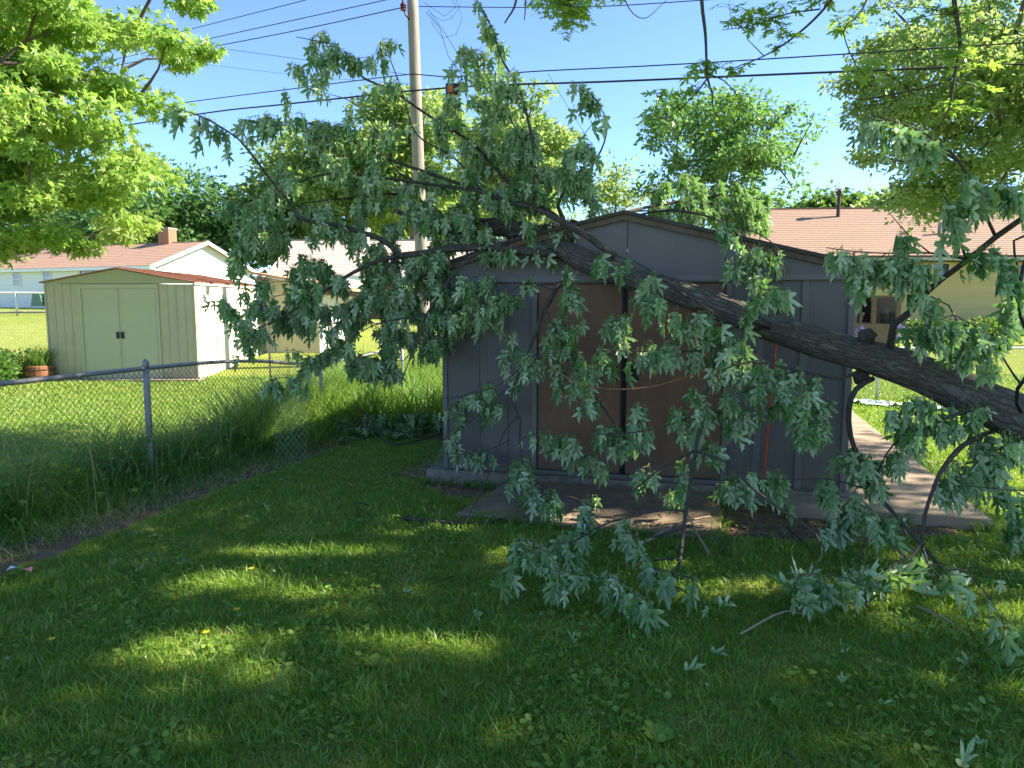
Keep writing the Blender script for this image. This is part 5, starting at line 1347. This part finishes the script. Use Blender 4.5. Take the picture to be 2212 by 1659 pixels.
x_, y_ = x_[kk], y_[kk]; n = len(x_); a = rng.uniform(0, 6.28, n)
Vv, Ff, vv = scatter_mesh('', STAR_V, STAR_F, np.stack([x_, y_, hgt(x_, y_) + rng.uniform(.02, .05, n)], 1), frames(np.stack([np.cos(a), np.sin(a), rng.normal(0, .3, n)], 1), np.stack([rng.normal(0, .5, n), rng.normal(0, .5, n), rng.choice([-1., 1.], n)], 1)), rng.uniform(.01, .04, n), rng.uniform(0, .7, n), None)
link('leaf_scraps', new_mesh('leaf_scraps', Vv, Ff, M_leaf_f, False, vv), kind='stuff')

def tall_weeds():
    parts = []
    # strip along the near fence
    n = 20000; t = rng.uniform(-3.8, 6.6, n)
    off = rng.normal(.0, .36, n); off = np.clip(off, -.9, .72)
    P = np.array([[*fpt(a, b), 0] for a, b in zip(t, off)]); P[:, 2] = hgt(P[:, 0], P[:, 1])
    hh = np.interp(t, [-4, -1, 1, 2.5, 4, 6.5], [.72, .66, .68, .75, .85, .85]) * rng.uniform(.5, 1.15, n) * np.clip(1.1 - np.abs(off) * .9, .35, 1) * np.where((off > .0) & (t < 1.2), np.interp(off, [0, .25], [.75, .42]), 1.) * (1 + .9 * noise2(P[:, 0], P[:, 1], 1.8, 7.) + .4 * noise2(P[:, 0], P[:, 1], 5., 2.))
    a = np.clip(rng.normal(.36, .16, n), 0, .7); dd = rng.random(n) < .07; a[dd] = .95
    parts.append(blades(P, hh, rng.uniform(.006, .013, n), rng.uniform(.25, .95, n), a, 4))
    V, Fc, va = soup(parts)
    link('tall_weeds', new_mesh('tall_weeds', V, Fc, M_weed, False, va), kind='stuff')
    n = 2200; t = rng.uniform(-3.5, 6., n); off = rng.normal(.1, .3, n); P2 = np.array([[*fpt(a, b), 0] for a, b in zip(t, off)]); P2[:, 2] = hgt(P2[:, 0], P2[:, 1]) + rng.uniform(.05, .5, n)
    an = rng.uniform(0, 6.28, n)
    V, Fc, va = scatter_mesh('', STAR_V, STAR_F, P2, frames(np.stack([np.cos(an), np.sin(an), rng.uniform(-.6, .3, n)], 1), np.stack([rng.normal(0, .4, n), rng.normal(0, .4, n), np.ones(n)], 1)), rng.uniform(.03, .075, n), rng.uniform(.2, .7, n), None)
    link('broadleaf_weeds', new_mesh('broadleaf_weeds', V, Fc, M_weed, False, va), kind='stuff')
    n = 380; t = rng.uniform(-3.6, 6., n); off = rng.normal(.0, .28, n); P2 = np.array([[*fpt(a, b), 0] for a, b in zip(t, off)]); P2[:, 2] = hgt(P2[:, 0], P2[:, 1])
    V, Fc, va = blades(P2, rng.uniform(.5, 1.05, n), rng.uniform(.004, .007, n), rng.uniform(.1, .6, n), rng.uniform(.85, 1, n), 4)
    link('dead_stalks', new_mesh('dead_stalks', V, Fc, M_weed, False, va), kind='stuff')
    # dead straw at the foot of the weeds
    n = 2600; t = rng.uniform(-3.8, 3.2, n); off = rng.uniform(.25, .85, n)
    P = np.array([[*fpt(a, b), 0] for a, b in zip(t, off)]); P[:, 2] = hgt(P[:, 0], P[:, 1]) + .012
    V, Fc, va = blades(P, rng.uniform(.03, .14, n), rng.uniform(.004, .009, n), rng.uniform(.8, 1.4, n), np.full(n, .97), 3)
    link('dead_straw', new_mesh('dead_straw', V, Fc, M_weed, False, va), kind='stuff')
    # sunny weeds behind the fence and beyond the shed
    n = 12000; y = rng.uniform(9.3, 14.2, n); x = rng.uniform(0, 1, n)
    x0 = -3.6 + (y - 9.3) * .05; x1 = -.5 + (y - 9.3) * .12; x = x0 + x * (x1 - x0)
    P = np.stack([x, y, hgt(x, y)], 1)
    parts = [blades(P, rng.uniform(.35, .95, n), rng.uniform(.012, .024, n), rng.uniform(.2, .8, n), np.clip(rng.normal(.5, .16, n), 0, .72), 3)]
    V, Fc, va = soup(parts); link('sunny_weeds', new_mesh('sunny_weeds', V, Fc, M_weed, False, va), kind='stuff')
tall_weeds()
M_rag = mat('torn_shingle', (.09, .075, .06), .95, .3, 25, .5, 60)
for k in range(9):
    s_ = .55 + k * .09; z_ = float(rake_z(s_)) + .075
    o = MB().box((-.07, -.05, 0), (.07, .06, .006)).obj('broken_shingle', M_rag, shed); o.location = (s_, -.03 + rnd(0, .25), z_ + rnd(0, .03)); o.rotation_euler = (rnd(-.5, .5), rnd(-.6, .3), rnd(-1, 1))

def bush(name, label, c, r, n, ls, m, seed, cat='bush'):
    g = np.random.default_rng(seed); t = thing(name, label, cat, c)
    T = TubeSoup()
    for _ in range(12):
        e = g.normal(0, .5, 3) * np.array(r) * .8; e[2] = abs(e[2]) + r[2] * .6; T.add(np.array([(0, 0, 0), e * .5, e]), [.012, .009, .004], 4)
    T.obj('stems', M_twig, t)
    v = g.normal(size=(n, 3)); v /= np.linalg.norm(v, axis=1)[:, None]; P = v * np.array(r) * (g.random(n) ** .35)[:, None] + [0, 0, r[2] * .9]
    P += np.array([[noise.noise(Vector(tuple(p * 3))) * .2 * r[0]] * 3 for p in P])
    P[:, 2] = np.maximum(P[:, 2], .03)
    V, Fc, va = scatter_mesh('', OV_V, OV_F, P, frames(v + g.normal(0, .4, (n, 3)), v + [0, 0, .6]), ls * g.uniform(.6, 1.3, n), np.clip(g.normal(.5, .2, n), 0, 1), m)
    link('foliage', new_mesh('foliage', V, Fc, m, False, va), t, kind='stuff')
for i, (px, py, r, lab) in enumerate(((20, 822, .55, 'bright green leafy bush left of the barrel planter'), (-30, 835, .6, 'dark leafy bush cut by the left edge by the fence'))):
    q = gnd(px, py); bush('leafy_bush', lab, q, (r, r, r * .6), 2600, .07, M_leaf_lit if i == 0 else M_leaf_dark, 40 + i)
for i, (px, lab) in enumerate(((2010, 'dark low hedge along the tan house, left section'), (2110, 'dark low hedge along the tan house, middle section'), (2210, 'dark low hedge along the tan house, right section'))):
    q = at(px, 700, 23.2); bush('hedge', lab, (q[0], 23.2, float(hgt(q[0], 23.2))), (.95, .5, .27), 2600, .08, M_leaf_dark, 50 + i, 'hedge')
# vine on the brick wall of the middle house
for i, (px, py) in enumerate(((905, 620), (1000, 640))):
    q = at(px, 700, 31.8); bush('climbing_shrub', ('tall leafy shrub against the brick wall, left' , 'tall leafy shrub against the brick wall, nearer the grey shed')[i], (q[0], 31.8, 1.1), (1.1, .5, .9), 1500, .16, M_leaf_lit, 60 + i, 'shrub')
# irises
M_iris = leaf_mat('iris_petal', [(.35, .22, .55), (.45, .32, .68), (.6, .5, .75)], [(.35, .22, .55), (.45, .32, .68), (.6, .5, .75)], .3, (.5, .35, .7))
for i, (px, py, lab) in enumerate(((1834, 728, 'small purple iris clump nearest the grey shed corner'), (1860, 722, 'taller purple iris clump in front of the porch'), (1942, 720, 'purple iris clump right of the porch post'))):
    q = gnd(px, py + 40); q = at(px, py, 17.0); z = float(hgt(q[0], 17.)); top = q[2] - z
    t = thing('iris_clump', lab, 'flower', (q[0], 17., z))
    n = 120; a = rng.uniform(0, 6.28, n); rr = np.sqrt(rng.random(n)) * .3
    V, Fc, va = blades(np.stack([rr * np.cos(a), rr * np.sin(a), np.zeros(n)], 1), rng.uniform(.4, .8, n) * max(.5, top), np.full(n, .03), rng.uniform(.1, .4, n), rng.uniform(.4, .7, n), 3)
    link('leaves', new_mesh('leaves', V, Fc, M_weed, False, va), t, kind='stuff')
    for k in range(4):
        fx, fy, fzz = rnd(-.12, .12), rnd(-.1, .1), top + rnd(-.12, .16)
        tube_obj('stem', [(fx * .3, fy * .3, 0), (fx, fy, fzz)], .008, M_petiole, t, 4)
        v = rng.normal(size=(12, 3)); v /= np.linalg.norm(v, axis=1)[:, None]
        V, Fc, va = scatter_mesh('', OV_V, OV_F, np.tile([fx, fy, fzz], (12, 1)), frames(v, rng.normal(size=(12, 3))), np.full(12, .10), rng.random(12), None)
        link('bloom', new_mesh('bloom', V, Fc, M_iris, False, va), t)

# crumpled pale tarp on the right lawn
M_tarp = mat('pale_tarp', (.50, .62, .60), .5, 0, 6, .3, 20, col2=(.72, .78, .76))
V = []; Fc = []; nx, ny = 46, 10
ta = gnd(1845, 872); tb = gnd(2035, 884)
for j in range(ny):
    for i in range(nx):
        s = i / (nx - 1); w = (j / (ny - 1) - .5) * (.55 + .2 * math.sin(s * 9))
        x = ta[0] + (tb[0] - ta[0]) * s; y = ta[1] + (tb[1] - ta[1]) * s + w
        V.append((x, y, float(hgt(x, y)) + .03 + .09 * max(0, noise.noise(Vector((x * 5, y * 6, 1)))) + .05 * abs(noise.noise(Vector((x * 14, y * 14, 2))))))
for j in range(ny - 1):
    for i in range(nx - 1): Fc.append((j * nx + i, j * nx + i + 1, (j + 1) * nx + i + 1, (j + 1) * nx + i))
link('crumpled_tarp', new_mesh('crumpled_tarp', V, Fc, M_tarp), label='crumpled pale blue tarp lying on the sunny lawn by the fence', cat='tarp')

# fallen sticks
M_pale = mat('peeled_stick', (.30, .22, .14), .8, .25, 20)
def stick(pts, r, lab, m=M_bark_small):
    P = []
    for x, y, dz in pts:
        q = gnd(x, y, dz); P.append(q)
    tube_obj('fallen_stick', P, np.linspace(r, r * .45, len(P)), m, None, 7, .06, rough=.15, label=lab, cat='stick')
stick([(870, 1120, .03), (960, 1128, .03), (1040, 1130, .03), (1085, 1120, .05)], .016, 'thick grey stick lying on the grass left of the concrete apron')
stick([(775, 1117, .03), (772, 1100, .06), (766, 1086, .09), (800, 1092, .04)], .008, 'short hooked twig standing in the lawn left of the thick stick')
stick([(1395, 1170, .07), (1450, 1140, .08), (1500, 1122, .09), (1535, 1115, .1)], .013, 'peeled pale stick lying across the concrete apron', M_pale)
stick([(1530, 1195, .05), (1505, 1150, .08), (1485, 1110, .12)], .010, 'straight pale stick at the right edge of the apron', M_pale)
stick([(1395, 1165, .08), (1440, 1152, .08), (1500, 1135, .08)], .008, 'thin brown twig beside the peeled stick on the apron')
stick([(1600, 1370, .05), (1670, 1330, .06), (1700, 1320, .07), (1745, 1330, .05), (1760, 1300, .1)], .006, 'thin forked twig lying in the grass at lower centre right', M_pale)
stick([(1980, 1310, .06), (2040, 1335, .05), (2095, 1375, .04)], .007, 'straight twig lying in the grass at right', M_pale)
stick([(1690, 1625, .03), (1715, 1637, .03), (1730, 1655, .03)], .007, 'short curved grey twig at the bottom of the lawn')
stick([(1560, 1195, .04), (1580, 1165, .05), (1600, 1140, .06)], .008, 'short stick on the bare soil right of the apron')
stick([(1700, 1140, .04), (1740, 1175, .04), (1755, 1195, .04)], .007, 'dark stick on the bare soil under the trunk')
stick([(980, 1245, .04), (930, 1262, .03), (900, 1270, .03)], .004, 'very thin twig in the lawn below the leaf pile')

# single leaves on the lawn, undersides up
LEAFLOC = [(565, 1090, 'curled pale leaf alone on the lawn left of centre'), (243, 1222, 'pale leaf on the lawn near the fence soil, upper one'), (292, 1238, 'pale leaf on the lawn near the fence soil, lower one'),
    (1018, 1325, 'white backed leaf alone on the lawn left of the hanging leaf tips'), (1240, 1390, 'small pale leaf below the hanging leaves'), (1818, 1412, 'pale leaf in the dark grass at lower right'), (1950, 1350, 'small leaf in the grass below the right branches'),
    (1820, 1480, 'tiny pale leaf in the lawn at right'), (2115, 1610, 'pale leaf at the bottom right corner area'), (2075, 1655, 'pale leaf at the bottom edge on the right'), (1535, 1410, 'pale leaf right of the upright branch foot'), (870, 1280, 'tiny pale leaf below the thin twig'),
    (1480, 1450, 'small pale leaf low in the middle of the lawn'), (1900, 1520, 'leaf half hidden in the right lawn'), (1905, 965, 'leaf lying on the sidewalk edge'), (2095, 1430, 'bright leaf spray tip on the right lawn')]
for i, (px, py, lab) in enumerate(LEAFLOC):
    q = gnd(px, py, .045); s = .075 + .03 * (i % 3 == 0)
    me = new_mesh('fallen_leaf', TPL[i % NT][0] * s, TPL[i % NT][1], M_leaf_f, False, np.full(len(TPL[0][0]), .3))
    o = link('fallen_leaf', me, None, q, label=lab, cat='leaf', group='single leaves dropped on the lawn'); o.rotation_euler = (math.pi + rnd(-.4, .4), rnd(-.4, .4), rnd(0, 6.28))
# leaf litter on the soil beds
n = 500; ps = []
for s in SOILS:
    c0, c1 = s.min(0), s.max(0)
    for _ in range(160):
        x, y = rnd(c0[0], c1[0]), rnd(c0[1], c1[1])
        if in_poly(s, x, y): ps.append((x, y, float(hgt(x, y)) + .025))
ps = np.array(ps); n = len(ps); a = rng.uniform(0, 6.28, n)
V, Fc, va = scatter_mesh('', STAR_V, STAR_F, ps, frames(np.stack([np.cos(a), np.sin(a), rng.normal(0, .2, n)], 1), np.stack([rng.normal(0, .3, n), rng.normal(0, .3, n), np.ones(n)], 1)), rng.uniform(.03, .07, n), rng.uniform(0, 1, n), None)
M_dead = leaf_mat('dead_leaf', [(.12, .07, .04), (.22, .13, .07), (.32, .2, .11)], [(.12, .07, .04), (.22, .13, .07), (.32, .2, .11)], .1, (.3, .2, .1))
link('leaf_litter', new_mesh('leaf_litter', V, Fc, M_dead, False, va), kind='stuff')
# litter and buttercups
q = gnd(38, 1236, .03)
lt = thing('plastic_scrap', 'torn pink and white plastic scrap on the grass at the left edge', 'litter', q)
mb = MB(); mb.add([(0, 0, 0), (.05, -.01, .02), (.09, .0, .0), (.07, .04, .02), (.02, .035, .01)], [(0, 1, 4), (1, 3, 4), (1, 2, 3)]); mb.obj('pink_part', mat('pink_plastic', (.6, .22, .2), .5, .1, 5), lt)
mb = MB(); mb.add([(-.05, 0, .01), (-.0, -.01, .03), (-.002, .035, .02), (-.04, .03, .0)], [(0, 1, 2, 3)]); mb.obj('white_part', M_white, lt)
q = gnd(12, 1234, .03)
mb = MB(); mb.add([(0, 0, 0), (.04, -.01, .02), (.05, .04, .01), (.01, .035, .02)], [(0, 1, 2, 3)]); mb.obj('paper_scrap', M_white, None, loc=q, label='small white paper scrap at the far left edge of the grass', cat='litter')
M_butter = mat('buttercup_yellow', (.75, .55, .02), .4, .05, 5)
for i, (px, py, lab) in enumerate(((511, 1342, 'yellow buttercup in the lawn, the largest'), (543, 1250, 'yellow buttercup above the others in the lawn'), (445, 1393, 'small yellow buttercup left of the sunlit patch'), (111, 1408, 'yellow buttercup in the dark lawn at left'))):
    q = gnd(px, py, .0); t = thing('buttercup', lab, 'flower', q, 0, 'buttercups in the lawn')
    tube_obj('stem', [(0, 0, 0), (.005, 0, .06)], .0015, M_petiole, t, 4, .02)
    V = []; Fc = []
    for k in range(5):
        a = k * 2 * math.pi / 5; b = len(V)
        V += [(.005, 0, .06), (.005 + .014 * math.cos(a - .4), .014 * math.sin(a - .4), .068), (.005 + .02 * math.cos(a), .02 * math.sin(a), .07), (.005 + .014 * math.cos(a + .4), .014 * math.sin(a + .4), .068)]; Fc.append((b, b + 1, b + 2, b + 3))
    link('petals', new_mesh('petals', V, Fc, M_butter), t)
# broad-leaved weeds
CV = np.array([(0, 0, 0), (.3, .25, .06), (.42, .6, .08), (.25, .92, .03), (0, 1.05, 0), (-.25, .92, .03), (-.42, .6, .08), (-.3, .25, .06)], np.float32); CF = np.array([(0, 1, 4), (1, 2, 4), (2, 3, 4), (0, 4, 7), (7, 4, 6), (6, 4, 5)])
for i, (px, py, s, lab) in enumerate(((1420, 1600, .085, 'broad leaved plantain weed at the bottom centre of the lawn'), (1220, 1580, .07, 'plantain weed left of the largest one'), (805, 1440, .08, 'lobed weed in the lawn below the sunlit patch'), (720, 1490, .05, 'small round leaved weed beside the lobed weed'), (600, 1590, .05, 'round leaved weed at the bottom left of the lawn'), (1690, 1530, .07, 'low weed in the dark right lawn'), (2170, 1440, .10, 'green leafy spray at the right edge of the lawn'))):
    q = gnd(px, py, .01); n = 6; s *= .72; a = np.linspace(0, 6.28, n, endpoint=False) + rng.uniform(0, .7, n)
    V, Fc, va = scatter_mesh('', CV, CF, np.zeros((n, 3)), frames(np.stack([np.cos(a), np.sin(a), np.full(n, .55)], 1), np.stack([-.5 * np.cos(a), -.5 * np.sin(a), np.ones(n)], 1)), s * rng.uniform(.7, 1.2, n), rng.uniform(.4, .68, n), None)
    link('broadleaf_weed', new_mesh('broadleaf_weed', V, Fc, M_grass, False, va), None, q, label=lab, cat='weed')

# black tube at the right edge
P = [at(2240, 520, 4.3), at(2213, 570, 4.3), at(2203, 620, 4.3), at(2203, 665, 4.3), at(2213, 705, 4.3), at(2236, 740, 4.3), at(2260, 790, 4.3), at(2216, 815, 4.35), at(2198, 840, 4.4), at(2196, 870, 4.42), at(2206, 890, 4.44)]
tube_obj('black_hose', P, .012, M_black, None, 8, .05, label='black curved hose looping over the trunk at the right edge', cat='hose')
